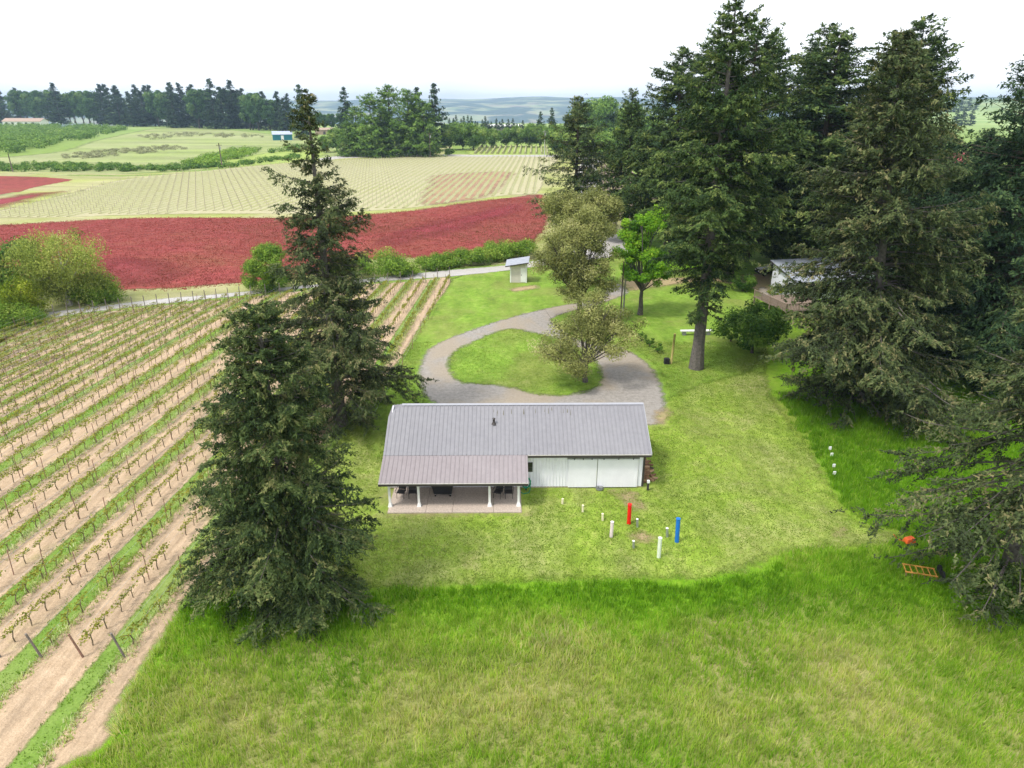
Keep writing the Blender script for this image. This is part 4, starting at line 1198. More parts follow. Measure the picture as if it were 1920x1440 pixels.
for x in (-1.0, 1.9): MB().box(x - 0.2, x + 0.2, -0.2, 0.2, 0, 0.449).build('leg', M['grey_metal'], bn)

# ------------------------------------------------------------------ farm implement at the lower right
X, Y = G(1722, 1084)
im = empty('field_implement', (X, Y, 0), R(-16))
tag(im, 'faded yellow farm implement frame lying under the right spruce', 'implement')
for y in (0, 0.75): MB().tube([(-0.75, y, 0.3), (0.95, y, 0.3)], 0.05, 6).build('frame_bar', M['ochre'], im)
for k in range(6):
    x = -0.7 + k * 0.32
    MB().tube([(x, 0, 0.3), (x, 0.75, 0.3)], 0.035, 6).build('cross_bar', M['ochre'], im)
    MB().tube([(x, 0, 0.3), (x, -0.12, 0.12), (x, -0.02, 0.0)], 0.025, 5).build('tine', M['rust_post'], im)
for k in range(2): MB().tube([(1.15, 0.1 + k * 0.6, 0.3), (1.27, 0.1 + k * 0.6, 0.3)], 0.32, 14).build('wheel', M['tyre'], im)
X, Y = G(1702, 1022)
im2 = empty('small_implement', (X, Y, 0), R(12))
tag(im2, 'small orange garden implement at the edge of the right spruce', 'implement')
m = MB(); m.hexa([(-0.3, -0.2, 0.22), (0.4, -0.2, 0.22), (0.4, 0.25, 0.22), (-0.3, 0.25, 0.22)], [(-0.2, -0.14, 0.5), (0.3, -0.14, 0.55), (0.3, 0.2, 0.55), (-0.2, 0.2, 0.5)])
m.build('housing', M['orange'], im2, bevel=0.04)
for x in (-0.25, 0.35): MB().tube([(x, -0.3, 0.14), (x, -0.22, 0.14)], 0.14, 12).build('wheel', M['tyre'], im2)
MB().tube([(-0.3, 0, 0.3), (-0.8, 0.1, 0.5), (-1.1, 0.15, 0.85)], 0.025, 6).build('handle', M['orange'], im2)

# ------------------------------------------------------------------ vineyard on the left
def row_far(i):
    if i <= 15: return -9.83 - 1.82 * i, 106.2 - 0.773 * i
    return -37.13 - 1.37 * (i - 15), 94.6 - 0.61 * (i - 15)
def row_x(i, Y):
    xf, yf = row_far(i)
    return xf - (0.04 + 0.0038 * i) * (yf - Y)
def row_near(i):
    if i < 3: return 46.0 + 4 * (2 - i)
    y = 26.3
    for _ in range(200):                       # start where the row enters the picture
        if pix(row_x(i, y), y)[0] > -70: break
        y += 0.5
    return y
NROW = 33
def in_soil(X, Y, d=0.2):
    return inside_dist(np.array([[X, Y]]), SOIL_P)[0] > d
soil_ok = lambda pts: inside_dist(np.array(pts), SOIL_P)
# grass strips between pairs of rows
g = np.random.default_rng(21)
strip_pts, fluff_pts = [], []
for i in range(1, NROW, 2):
    y0 = min(row_near(i), row_near(i + 1)) - 2.5
    y1 = row_far(i)[1] + 0.6
    if i < 3: y0 = 44
    elif y0 < 25: y0 = 15
    ys = np.arange(y0, y1, 0.9)
    V, E, Fc = [], [], []
    for y in ys:
        xr, xl = row_x(i, y) + 0.0, row_x(i + 1, y) + 0.62
        for q, e in ((0, -0.35), (0.25, 0.15), (0.5, 0.5), (0.75, 0.15), (1, -0.35)):
            V.append((xl - 0.35 + (xr - xl + 0.7) * q, y, 5 * mm)); E.append(e)
        nn = g.poisson(15)
        for _ in range(nn): strip_pts.append((g.uniform(xl, xr), y + g.random() * 0.9, i))
        for _ in range(g.poisson(16)): fluff_pts.append((xr + g.normal(0, 0.2), y + g.random() * 0.9, i))
    for k in range(len(ys) - 1):
        for q in range(4): Fc.append((k * 5 + q, k * 5 + q + 1, k * 5 + q + 6, k * 5 + q + 5))
    me = bpy.data.meshes.new('grass_strip')
    me.from_pydata(V, [], Fc)
    a = me.attributes.new('edge', 'FLOAT', 'POINT'); a.data.foreach_set('value', np.array(E, np.float32))
    me.materials.append(M['strip'])
    link(bpy.data.objects.new('grass_strip', me))['kind'] = 'structure'
# posts
post_m = [MB().tube([(0, 0, -0.05), (0, 0, 1.75)], 0.027, 6).mesh('trellis_post', M['rust_post']),
          MB().tube([(0, 0, -0.05), (-0.32, -0.1, 1.55)], [0.058, 0.05], 8).mesh('end_post', M['rust_post']),
          MB().tube([(0, 0, -0.05), (-0.3, -0.12, 1.6)], [0.062, 0.055], 8).mesh('end_post', M['grey_post']),
          MB().tube([(0, 0, -0.05), (0.0, 0.1, 1.75)], [0.06, 0.05], 8).mesh('end_post', M['grey_post'])]
posts, vines = [], []
for i in range(NROW):
    yn, (xf, yf) = row_near(i), row_far(i)
    near_end = 2.9 < i and yn < 26.6
    posts.append((xf, yf, 3, i))
    if near_end: posts.append((row_x(i, yn), yn, 1 + (i % 3 != 1), i))
    y = 26.3 + 5.6 + (i * 1.7) % 0.8
    while y < yf - 1.5:
        if y > yn: posts.append((row_x(i, y), y, 0, i))
        y += 5.8
    y = yn + 0.9
    while y < yf - 0.8:
        if g.random() > 0.06: vines.append((row_x(i, y) + g.normal(0, 0.04), y + g.normal(0, 0.1), i))
        y += 1.17
posts = [p_ for p_ in posts if pix(p_[0], p_[1])[0] > -60 and in_soil(p_[0], p_[1], -1.2)]
n_road = n_near = 0
for (x, y, k, i) in posts:
    o = bpy.data.objects.new('trellis_post' if k == 0 else 'end_post', post_m[k])
    o.location = (x, y, 0)
    o.rotation_euler = (g.normal(0, 0.02), g.normal(0, 0.02), 0)
    link(o)
    tag(o, ('thin rusty trellis post along a row of the near vineyard', f'leaning reddish end post at the near vineyard edge, {nth(n_near)} from the right', f'leaning grey end post at the near vineyard edge, {nth(n_near)} from the right', f'upright vineyard end post beside the gravel road, {nth(n_road)} from the right')[k],
        'post', ('trellis posts in the vineyard', 'near end posts of the vineyard rows', 'near end posts of the vineyard rows', 'roadside end posts of the vineyard rows')[k])
    if k == 3: n_road += 1
    if k in (1, 2): n_near += 1
for i in range(NROW):
    yn, (xf, yf) = row_near(i), row_far(i)
    w_ = MB()
    ys = np.linspace(yn, yf, 12)
    for zz_ in (0.75, 1.3): w_.tube([(row_x(i, y_), y_, zz_) for y_ in ys], 0.006, 3)
    tag(w_.build('trellis_wire', M['steel']), f'thin trellis wires along a vineyard row, {nth(i)} row from the right', 'wire', 'trellis wires of the near vineyard')
# vines
vine_var = []
for s in range(5):
    h = np.random.default_rng(100 + s)
    tk = []
    z = 0.5 + 0.1 * h.random()
    tk.append(limb_tris(np.array([[0, 0, -0.03], [0.02, 0.03 * h.normal(), 0.3], [0.03 * h.normal(), 0.03, z]]), 0.032, 0.026, 5))
    for sg in (-1, 1):
        ln_ = h.uniform(0.18, 0.45)
        tk.append(limb_tris(np.array([[0, 0.02, z - 0.03], [0.02, sg * ln_ * 0.5, z + 0.14], [0.02 * h.normal(), sg * ln_, z + 0.22 + 0.08 * h.random()]]), 0.024, 0.012, 4))
    n = 80
    c = np.stack([h.normal(0, 0.09, n), h.uniform(-0.62, 0.62, n), z + 0.2 + h.normal(0, 0.1, n)], -1)
    T = leaf_tris(c, h.standard_normal((n, 3)), h.standard_normal((n, 3)) + np.array([0, 0, 1]), h.uniform(0.07, 0.16, n), h.uniform(0.06, 0.13, n))
    vine_var.append((tri_mesh('vine_trunk', np.concatenate(tk), M['vine_wood']), tri_mesh('leaves', T, L['vine_leaf'], h.random(n)), np.concatenate(tk), T))
vines = [v_ for v_ in vines if pix(v_[0], v_[1])[0] > -30 and in_soil(v_[0], v_[1], -0.5)]
vines.sort(key=lambda v_: v_[0] ** 2 + v_[1] ** 2)
restW, restT = [], []
for k, (x, y, i) in enumerate(vines):
    va = vine_var[g.integers(5)]
    rz = g.normal(-0.06, 0.12) + (math.pi if g.random() < 0.5 else 0)
    sc_ = g.uniform(0.85, 1.2)
    if k < 300:
        o = bpy.data.objects.new('grape_vine', va[0])
        o.location = (x, y, 0); o.rotation_euler = (0, 0, rz); o.scale = (sc_,) * 3
        link(o)
        link(bpy.data.objects.new('leaves', va[1]), o)
        tag(o, 'young grape vine with forked trunk in the near vineyard rows', 'vine', 'grape vines in the near vineyard')
    else:
        ca, sa = math.cos(rz) * sc_, math.sin(rz) * sc_
        Rm = np.array([[ca, sa, 0], [-sa, ca, 0], [0, 0, sc_]])
        restW.append(va[2] @ Rm + np.array([x, y, 0])); restT.append(va[3] @ Rm + np.array([x, y, 0]))
if restW:
    o = bpy.data.objects.new('farther_vines', tri_mesh('farther_vines', np.concatenate(restW), M['vine_wood']))
    link(o); tag(o, 'small dark grape vine trunks in the farther vineyard rows', 'vines', kind='stuff')
    T = np.concatenate(restT)
    link(bpy.data.objects.new('leaves', tri_mesh('leaves', T, L['vine_leaf'], g.random(len(T)))), o)

# ------------------------------------------------------------------ grass
def blades(name, pts, h0, h1, nb, wid, mat, tint, label, spread=0.1, lean=0.35, cat='grass'):
    h = np.random.default_rng(abs(hash(name)) % 9999 if False else len(name) * 31)
    pts = np.asarray(pts, float)
    n = len(pts)
    i = np.repeat(np.arange(n), nb)
    m_ = len(i)
    base = np.zeros((m_, 3)); base[:, :2] = pts[i, :2] + h.normal(0, spread, (m_, 2))
    hh = h.uniform(h0, h1, n)[i] * h.uniform(0.6, 1.1, m_)
    d = np.zeros((m_, 3)); an = h.random(m_) * 6.283
    ldir = h.normal(0, lean * 0.6, (n, 2))[i]
    d[:, 0] = np.cos(an) * lean * h.random(m_) + ldir[:, 0]; d[:, 1] = np.sin(an) * lean * h.random(m_) + ldir[:, 1]; d[:, 2] = 1
    s = np.stack([-np.sin(an * 3.1), np.cos(an * 3.1), np.zeros(m_)], -1)
    w_ = wid * h.uniform(0.6, 1.4, m_)
    T = np.stack([base + s * w_[:, None], base + d * hh[:, None], base - s * w_[:, None]], 1)
    tn = np.clip(np.asarray(tint)[i] + h.normal(0, 0.13, m_), 0, 1)
    o = link(bpy.data.objects.new(name, tri_mesh(name, T, L[mat], tn)))
    return tag(o, label, cat, kind='stuff')

def scatter(n, x0, x1, y0, y1, ok):
    p_ = np.column_stack([g.uniform(x0, x1, n), g.uniform(y0, y1, n)])
    return p_[ok(p_)]
def vnoise(p_, s, seed=0):
    return (np.sin(p_[:, 0] * s + seed) + np.sin(p_[:, 1] * s * 1.3 + seed * 2.1) + np.sin((p_[:, 0] + p_[:, 1]) * s * 0.7 + seed * 3.3) + np.sin((p_[:, 0] - 1.7 * p_[:, 1]) * s * 0.45 + seed)) / 4
def dist(p_, P): return inside_dist(p_, P)
def visible(p_, pad=30):
    dep = p_[:, 1] * CP + CAM_H * SP
    x = 960 + F * p_[:, 0] / dep
    y = 720 - F * (p_[:, 1] * SP - CAM_H * CP) / dep
    return (x > -pad) & (x < 1920 + pad) & (y < 1440 + pad)
barn_box = np.array([(-9.2, 39.0), (0.9, 39.0), (0.9, 42.4), (10.2, 42.4), (10.2, 50.2), (-9.2, 50.2)])
notgrass = lambda p_: (dist(p_, SOIL_P) < 0) & (dist(p_, DRIVE_P) < -0.3) & (dist(p_, barn_box) < -0.2) & (dist(p_, ROAD_P) < -0.3)
pm1 = scatter(100000, -24, 46, 17, 60, lambda p_: visible(p_) & (dist(p_, LAWN_P) < -0.15 + 0.55 * vnoise(p_, 1.1, 7) + 0.5 * vnoise(p_, 3.1, 3)) & (dist(p_, SOIL_P) < -0.1))
lush = np.exp(-((pm1[:, 1] - 32.0) / 2.0) ** 2) * (pm1[:, 0] < 16)
dry = np.clip(0.38 + 0.5 * vnoise(pm1, 0.33, 2) + 0.25 * vnoise(pm1, 0.9, 6) + np.clip((31 - pm1[:, 1]) * 0.06, -0.25, 0.2) - 0.55 * lush - 0.25 * (pm1[:, 1] > 36) + 0.3 * np.exp(-((pm1[:, 0] - 19) / 6) ** 2 - ((pm1[:, 1] - 26.5) / 2.2) ** 2), 0, 1)
blades('meadow_grass', pm1, 0.28, 0.62, 7, 0.02, 'grass', 0.28 + 0.58 * dry ** 1.2 + g.normal(0, 0.06, len(pm1)), 'tall uncut meadow grass in the foreground and under the right trees', 0.12)
pl1 = scatter(150000, -16, 44, 26, 75, lambda p_: visible(p_) & (dist(p_, LAWN_P) > 0.2) & notgrass(p_))
near_y = dist(pl1, YARD_P) > 0
blades('lawn_grass', pl1, 0.05, 0.12, 3, 0.035, 'lawn_blades', np.clip(np.where(near_y, 0.33, 0.45) + 0.22 * vnoise(pl1, 0.5, 5) + 0.15 * vnoise(pl1, 0.17, 2), 0.2, 1), 'short mown lawn grass around the barn', 0.12, 0.9)
pi1 = scatter(22000, -9, 14, 58, 86, lambda p_: dist(p_, ISLAND_P) > 0.2)
blades('island_grass', pi1, 0.05, 0.14, 3, 0.03, 'lawn_blades', np.clip(0.36 + 0.25 * vnoise(pi1, 0.5, 8), 0.15, 1), 'short green grass on the island inside the driveway loop', 0.12, 0.9)
sp_ = np.array([p_[:2] for p_ in strip_pts]); sp_ = sp_[(dist(sp_, SOIL_P) > -0.3) & visible(sp_)]
blades('strip_grass', sp_, 0.06, 0.18, 4, 0.034, 'strip_blades', np.clip(0.36 + 0.25 * vnoise(sp_, 0.35, 1), 0, 1), 'green grass strips between pairs of vine rows', 0.12, 0.5)
fp_ = np.array([p_[:2] for p_ in fluff_pts]); fp_ = fp_[(dist(fp_, SOIL_P) > -0.3) & visible(fp_)]
blades('row_weeds', fp_, 0.1, 0.32, 5, 0.04, 'strip_blades', np.clip(0.8 + 0.2 * vnoise(fp_, 0.5, 4), 0, 1), 'pale weeds along the vine rows', 0.12, 0.5, 'weeds')

L['clover'] = leaf_mat('clover heads', [(0.0, (0.2, 0.12, 0.045)), (0.3, (0.25, 0.07, 0.05)), (0.7, (0.37, 0.085, 0.075)), (1.0, (0.48, 0.17, 0.16))], 0.3)
pc1 = scatter(78000, -140, 12, 96, 205, lambda p_: visible(p_) & (dist(p_, CLOVER_P) > -1.0))
blades('clover_heads', pc1, 0.08, 0.2, 3, 0.1, 'clover', np.clip(0.5 + 0.42 * vnoise(pc1, 0.085, 3) + 0.15 * vnoise(pc1, 0.5, 1) - 0.5 * np.exp(-((pc1[:, 0] - 0) / 14) ** 2 - ((pc1[:, 1] - 141) / 9) ** 2), 0, 1), 'crimson clover heads covering the red field', 0.35, 0.6, 'clover')
# ------------------------------------------------------------------ far vineyard rows
g = np.random.default_rng(31)
xs_ = np.arange(-215, 14, 2.4)[::-1]
row_no = 0
for x0 in xs_:
    ys = np.arange(150, 400, 5.0)
    xx = x0 + 0.05 * (ys - 250) + 0.0
    d = dist(np.column_stack([xx, ys]), FAR_P)
    okk = np.where(d > 1.0)[0]
    if len(okk) < 4: continue
    for seg in np.split(okk, np.where(np.diff(okk) > 1)[0] + 1):
        if len(seg) < 4: continue
        m = MB(); pt_ = MB()
        for a_, b_ in zip(seg[:-1], seg[1:]):
            wv = g.uniform(0.45, 0.7)
            m.hexa([(xx[a_] - wv, ys[a_], 0.03), (xx[a_] + wv, ys[a_], 0.03), (xx[b_] + wv, ys[b_] - 0.01, 0.03), (xx[b_] - wv, ys[b_] - 0.01, 0.03)],
                   [(xx[a_] - wv * .4, ys[a_], 0.16 + 0.1 * g.random()), (xx[a_] + wv * .4, ys[a_], 0.16), (xx[b_] + wv * .4, ys[b_] - 0.01, 0.16), (xx[b_] - wv * .4, ys[b_] - 0.01, 0.16 + 0.1 * g.random())])
            pt_.box(xx[a_] - 0.045, xx[a_] + 0.045, ys[a_] + 0.5, ys[a_] + 0.6, 0, 1.4)
        o = m.build('vine_row', M['row_green'])
        pt_.build('row_posts', M['dry_post'], o)['kind'] = 'stuff'
        row_no += 1
        tag(o, f'pale row of small vines beyond the red clover, {nth(row_no - 1)} from the right', 'vine row', 'vine rows beyond the clover field')
for k in range(9):
    m = MB()
    pa, pb = G(1128 + k * 5.5, 312), G(1136 + k * 17, 425)
    m.hexa([(pb[0] - 0.5, pb[1], 0.02), (pb[0] + 0.5, pb[1], 0.02), (pa[0] + 0.5, pa[1], 0.02), (pa[0] - 0.5, pa[1], 0.02)],
           [(pb[0] - 0.2, pb[1], 0.9), (pb[0] + 0.2, pb[1], 0.9), (pa[0] + 0.2, pa[1], 0.9), (pa[0] - 0.2, pa[1], 0.9)])
    tag(m.build('vine_row', M['wood']), f'dark vine row right of the climbing lane, {nth(k)} from the lane', 'vine row', 'vine rows right of the lane')
for k in range(14):
    m = MB()
    pa, pb = G(903 + k * 9.3, 275), G(890 + k * 10.5, 289)
    m.hexa([(pb[0] - 0.6, pb[1], 0.02), (pb[0] + 0.6, pb[1], 0.02), (pa[0] + 0.6, pa[1], 0.02), (pa[0] - 0.6, pa[1], 0.02)],
           [(pb[0] - 0.3, pb[1], 1.3), (pb[0] + 0.3, pb[1], 1.3), (pa[0] + 0.3, pa[1], 1.3), (pa[0] - 0.3, pa[1], 1.3)])
    tag(m.build('vine_row', M['row_green']), f'short vine row in the small far plot, {nth(k)} from the left', 'vine row', 'vine rows of the small far plot')

# ------------------------------------------------------------------ trees near the barn
plant('fir_tree', conifer_geo(1, 16.8, 4.8, 0.03, 300, 34, 34, 0.19, 0.6, 0.34, elev=0.12, droop=0.6, gap=0.3, cones=0.05, low=0.12), 'fir_olive', 'bark', (-12.0, 31.0), 0.4,
      'broad dark fir in the left foreground beside the vineyard')
plant('fir_tree', conifer_geo(2, 26.4, 5.8, 0.04, 320, 32, 30, 0.23, 0.95, 0.5, sparse_top=0.35, elev=0.15, droop=0.55, gap=0.45, cones=0.08, low=0.2), 'fir_brown', 'bark', (-14.7, 53.0), 1.1,
      'tall brownish fir with sparse spire behind the left foreground fir')
plant('fir_tree', conifer_geo(3, 35, 6.8, 0.16, 300, 30, 28, 0.3, 0.75, 0.62, elev=0.1, droop=0.6, gap=0.35, cones=0.03, low=0.35, skirt=0.25), 'fir_green', 'bark', (19.2, 66.5), 0.2,
      'tall green fir with bare grey trunk right of the driveway')
plant('spruce_tree', conifer_geo(4, 30.5, 8.3, 0.02, 380, 32, 30, 0.31, 0.66, 0.5, elev=0.12, droop=0.6, gap=0.3, cones=0.1, low=0.2, lean=(-0.1, 0)), 'fir_brown', 'bark', (32.2, 57.2), 0.0,
      'big brownish spruce in front of the white house')
plant('spruce_tree', conifer_geo(5, 22, 5.9, 0.13, 210, 28, 30, 0.23, 0.7, 0.42, elev=0.0, droop=0.7, gap=0.45, cones=0.1, bare=0.32, low=0.25, lean=(-0.07, 0)), 'fir_brown', 'bark', (27.6, 31.2), 0.0,
      'sparse spruce with dead lower boughs at the right edge')
dark = plant('fir_tree', conifer_geo(6, 33, 10.0, 0.03, 340, 28, 26, 0.36, 0.62, 0.6, elev=0.1, droop=0.55, gap=0.4, low=0.3), 'fir_dark', 'bark_brown', (47.5, 63.5), 0.9,
      'dark blue green fir at the right edge behind the sparse spruce')
again(dark, (62, 80), 2.4, (1.0, 1.0, 1.05), 'dark blue green fir farthest right, partly outside the picture')
again(dark, (62.5, 95), 4.0, (0.62, 0.62, 0.68), 'smaller dark fir with a low pointed top before the red far field')
again(dark, (57, 69), 3.3, (0.95, 0.95, 0.9), 'dark fir crowding the right edge behind the sparse spruce top')
again(dark, (70, 93), 1.3, (1.05, 1.05, 0.98), 'dark fir in the far right corner of the tree wall')
again(dark, (43.5, 72), 2.0, (0.72, 0.72, 0.62), 'dark fir in the shade just right of the brownish spruce')
again(dark, (54, 76), 5.2, (0.75, 0.75, 0.45), 'low dark fir in the shade between spruce and right edge')
mid = plant('fir_tree', conifer_geo(8, 36, 8.2, 0.15, 300, 22, 18, 0.5, 0.6, 0.55, elev=0.1, droop=0.55, gap=0.4, low=0.3), 'fir_green', 'bark_brown', (41, 119), 0.0,
      'tall green fir behind the big trunk, above the parked vehicle')
again(mid, (51.5, 124), 1.7, (1.35, 1.35, 1.04), 'tall green fir just left of the brownish spruce top')
again(mid, (28.5, 126), 3.1, (1.15, 1.15, 0.95), 'tall green fir above the bright green maple')
again(mid, (22.5, 138), 4.4, (0.7, 0.7, 0.78), 'slimmer green fir left of the tall firs')
again(mid, (62, 118), 5.3, (1.4, 1.4, 0.98), 'tall green fir behind the brownish spruce')
again(mid, (37, 140), 2.3, (1.4, 1.4, 1.02), 'tall green fir deepest in the group behind the big trunk')
again(mid, (64, 130), 0.7, (1.0, 1.0, 0.9), 'tall green fir right of the brownish spruce top')
again(mid, (33.5, 104), 1.2, (1.15, 1.15, 1.0), 'broad green fir close behind the big bare trunk')
again(mid, (46.5, 108), 3.6, (1.45, 1.45, 0.97), 'broad green fir between the big trunk fir and the brownish spruce')
again(mid, (57.5, 107), 0.3, (1.25, 1.25, 1.02), 'broad green fir close behind the brownish spruce')
plant('fir_tree', conifer_geo(9, 26.8, 7.6, 0.14, 210, 20, 18, 0.45, 0.55, 0.5, elev=0.05, droop=0.5, gap=0.75, low=0.3, lean=(0.0, 0)), 'fir_olive', 'bark_brown', (13.2, 146), 2.9,
      'ragged leaning fir above the olive oaks')
# olive oaks, maple
plant('oak_tree', broadleaf_geo(10, 14.6, 5.2, 2.6, 130, 480, 0.2, 0.38, crown=[((-1.4, 0, 9.2), (4.6, 4.6, 4.6)), ((1.2, 0.6, 11.2), (3.4, 3.4, 3.2)), ((-3.4, 0, 7.2), (2.6, 2.6, 2.6)), ((0.6, -0.8, 4.9), (4.2, 3.6, 3.0)), ((2.6, 0, 7.6), (2.4, 2.6, 2.2))], limbs=34, shell=0.35, clump=0.24), 'oak', 'bark_brown', G(1085, 602), 0,
      'tall olive leaved oak left of the bright green maple')
plant('oak_tree', broadleaf_geo(11, 15.5, 5.2, 5, 110, 430, 0.22, 0.35, crown=[((-0.8, 0, 10.6), (4.6, 4.6, 4.2)), ((2.6, 0, 11.4), (3.6, 3.6, 3.4)), ((-2.8, 0, 12.4), (2.6, 2.6, 2.4)), ((3.4, 0, 8.4), (2.4, 2.4, 2.2))], limbs=28, shell=0.35, clump=0.24), 'oak', 'bark_brown', (9.6, 99), 0,
      'greyish olive oak behind the tall olive oak')
plant('oak_tree', broadleaf_geo(12, 7.8, 5.4, 1.7, 120, 330, 0.16, 0.24, crown=[((-2.7, -0.3, 4.2), (2.9, 3.6, 2.3)), ((2.4, 0.2, 4.8), (3.2, 3.4, 2.6)), ((0.3, 0.5, 5.8), (2.6, 2.8, 1.8)), ((-1.2, -2.0, 3.0), (3.2, 2.0, 1.4)), ((0.8, 0.8, 7.4), (2.4, 2.4, 1.9)), ((3.6, 0.3, 6.2), (2.0, 2.2, 1.6))], limbs=40, clump=0.2, shell=0.3), 'oak', 'bark', G(1097, 716), 0,
      'low spreading olive tree on the driveway island')
plant('maple_tree', broadleaf_geo(13, 15.4, 3.9, 3.0, 90, 420, 0.24, 0.3, crown=[((0, 0, 6.4), (4.0, 3.9, 3.8)), ((-0.8, 0, 10.4), (2.6, 2.7, 3.2)), ((0.9, 0, 12.4), (2.0, 2.0, 2.8)), ((-2.2, 0, 8.2), (1.8, 2, 2.0))], limbs=26, clump=0.22, shell=0.3), 'maple', 'bark', G(1200, 590), 0,
      'bright green maple left of the tall firs')
# shrubs in the yard
plant('shrub', broadleaf_geo(14, 5.5, 4.4, 0.8, 42, 420, 0.26, 0.15, limbs=8), 'bush', 'bark_brown', G(1410, 662), 0, 'dark green shrub between the big trunk and the spruce', 'shrub', crown='foliage', stem='stems')
plant('shrub', broadleaf_geo(15, 2.6, 2.2, 0.3, 20, 260, 0.2, 0.1, limbs=6), 'bush', 'bark_brown', G(1392, 546), 0, 'small green shrub by the dirt parking spot', 'shrub', crown='foliage', stem='stems')
plant('shrub', broadleaf_geo(16, 1.6, 1.3, 0.2, 14, 200, 0.16, 0.07, limbs=5), 'lime', 'bark_brown', G(1452, 556), 0, 'yellowish shrub at the white house wall', 'shrub', crown='foliage', stem='stems')
sb = plant('shrub', broadleaf_geo(17, 0.9, 0.75, 0.1, 12, 130, 0.12, 0.05, limbs=4), 'bush', 'bark_brown', G(1218, 648), 0, 'small dark shrub nearest the driveway right side', 'shrub', crown='foliage', stem='stems')
for (px, py, s_, lab) in ((1203, 640, 1.1, 'small dark shrub under the maple side of the driveway'), (1232, 660, 1.1, 'small dark shrub nearest the yellowed post'), (1370, 640, 1.6, 'dark shrub in the shade right of the big trunk')):
    again(sb, G(px, py), px, s_, lab)
# left edge shrubs along the road
plant('willow_tree', broadleaf_geo(20, 10.8, 6.2, 2.2, 85, 460, 0.22, 0.3, crown=[((0, 0, 6.8), (6.2, 5.5, 4.2)), ((0, 1.5, 3.2), (6.0, 4.5, 2.6))], limbs=20, droopy=0.8), 'willow', 'bark_pale', (-60.5, 90.5), 0, 'yellow green willow with pale trunks at the left edge', scale=1.0)
for k, (px, py, s_, lf, lab) in enumerate(((10, 560, 1.35, 'bush', 'dark green bush left of the willow'), (182, 566, 0.8, 'bramble', 'dark green bush under the right side of the willow'),
                                          (30, 596, 0.8, 'lime', 'lime green sapling in front of the willow'), (0, 612, 0.75, 'bramble', 'low green bramble at the left edge above the vineyard'),
                                          (60, 606, 0.45, 'bramble', 'low bramble clump at the start of the gravel road'), (-60, 570, 1.3, 'willow', 'yellow green bush cut by the left edge'))):
    tall = 6.8 if lf in ('lime', 'bush', 'willow') else 4.2
    plant('bush', broadleaf_geo(22 + k, tall, 5.0, 0.3, 56, 300, 0.26, 0.14, limbs=8, crown=[((0, 0, tall * 0.58), (4.4, 4.4, tall * 0.42)), ((0, 0, tall * 0.25), (5.0, 5.0, tall * 0.25))]), lf, 'bark_brown', G(px, py), k, lab, 'bush', crown='foliage', stem='stems', scale=s_)
plant('bush', broadleaf_geo(30, 7.4, 3.8, 0.2, 100, 330, 0.22, 0.14, limbs=8, clump=0.26, crown=[((0, 0, 4.4), (3.6, 3.6, 3.0)), ((0, 0, 1.9), (3.8, 3.8, 1.9))]), 'bramble', 'bark_brown', G(502, 544), 0, 'tall rounded green bush beside the road left of the tall fir', 'bush', crown='foliage', stem='stems')
BR = [(715, 515, 5.2, 4.0, 'big bright bramble mound right of the tall fir'), (650, 522, 3.6, 3.0, 'bramble mound hidden behind the tall fir'), (815, 503, 3.4, 2.0, 'low bramble at the gap by the road'), (858, 498, 3.8, 2.4, 'bramble clump left of the middle of the roadside hedge'),
      (905, 492, 3.8, 2.4, 'bramble clump in the middle of the roadside hedge'), (945, 484, 3.8, 3.2, 'darker bramble clump left of the small shed'), (980, 480, 3.6, 2.8, 'bramble clump behind the small shed'), (760, 516, 3.0, 2.0, 'low bramble at the right foot of the big mound')]
for k, (px, py, rd, hh, lab) in enumerate(BR):
    plant('bramble', broadleaf_geo(40 + k, hh, rd, 0.15, 38, 240, 0.24, 0.1, limbs=5, clump=0.28), 'bramble', 'bark_brown', G(px, py), k, lab, 'bramble', crown='foliage', stem='stems')
plant('bramble', broadleaf_geo(49, 2.6, 2.4, 0.15, 30, 260, 0.18, 0.1, limbs=5), 'bush', 'bark_brown', G(1925, 1150), 0, 'bramble at the foot of the right spruce', 'bramble', crown='foliage', stem='stems')

# ------------------------------------------------------------------ far trees
g = np.random.default_rng(77)
fir_a = plant('fir_tree', conifer_geo(50, 32, 7.0, 0.05, 90, 9, 8, 1.5, 0.8, 0.5, gap=0.3), 'fir_dark', 'bark_brown', G(652, 262), 0, 'lone dark fir left of the far cedar clump')
fir_a.scale = (1.15,) * 3
cedar = plant('cedar_tree', conifer_geo(51, 31, 10.5, 0.02, 200, 13, 12, 1.0, 0.55, 0.6, gap=0.3, elev=0.25, droop=0.4, low=0.1), 'far_leaf', 'bark_brown', G(735, 292), 0, 'tallest pale green cedar in the middle of the far clump')
cedar.scale = (1.25, 1.25, 1.1)
roundt = plant('round_tree', broadleaf_geo(52, 16, 8.5, 0.6, 56, 190, 0.8, 0.4, limbs=6), 'far_leaf', 'bark_brown', G(868, 280), 0, 'round green tree left of the small far vineyard', )
wood_t = plant('wood_tree', broadleaf_geo(53, 30, 10, 3, 50, 130, 1.5, 0.6, limbs=4), 'far_wood', 'bark_brown', G(470, 244), 0, 'dark green tree of the far wood', group='trees of the far wood')
fir_w = plant('wood_fir', conifer_geo(54, 36, 8.0, 0.04, 90, 9, 8, 1.6, 0.75, 0.5, gap=0.3), 'fir_dark', 'bark_brown', G(330, 240), 0, 'dark fir of the far wood', group='firs of the far wood')
lime_t = plant('lime_tree', broadleaf_geo(55, 17, 5.2, 3, 40, 160, 0.7, 0.35, crown=[((0, 0, 6), (5, 5, 4)), ((-0.5, 0, 12), (4.6, 4.6, 4.6))], limbs=6), 'lime', 'bark_brown', G(1162, 305), 0, 'lime yellow tree beside the tall right firs')
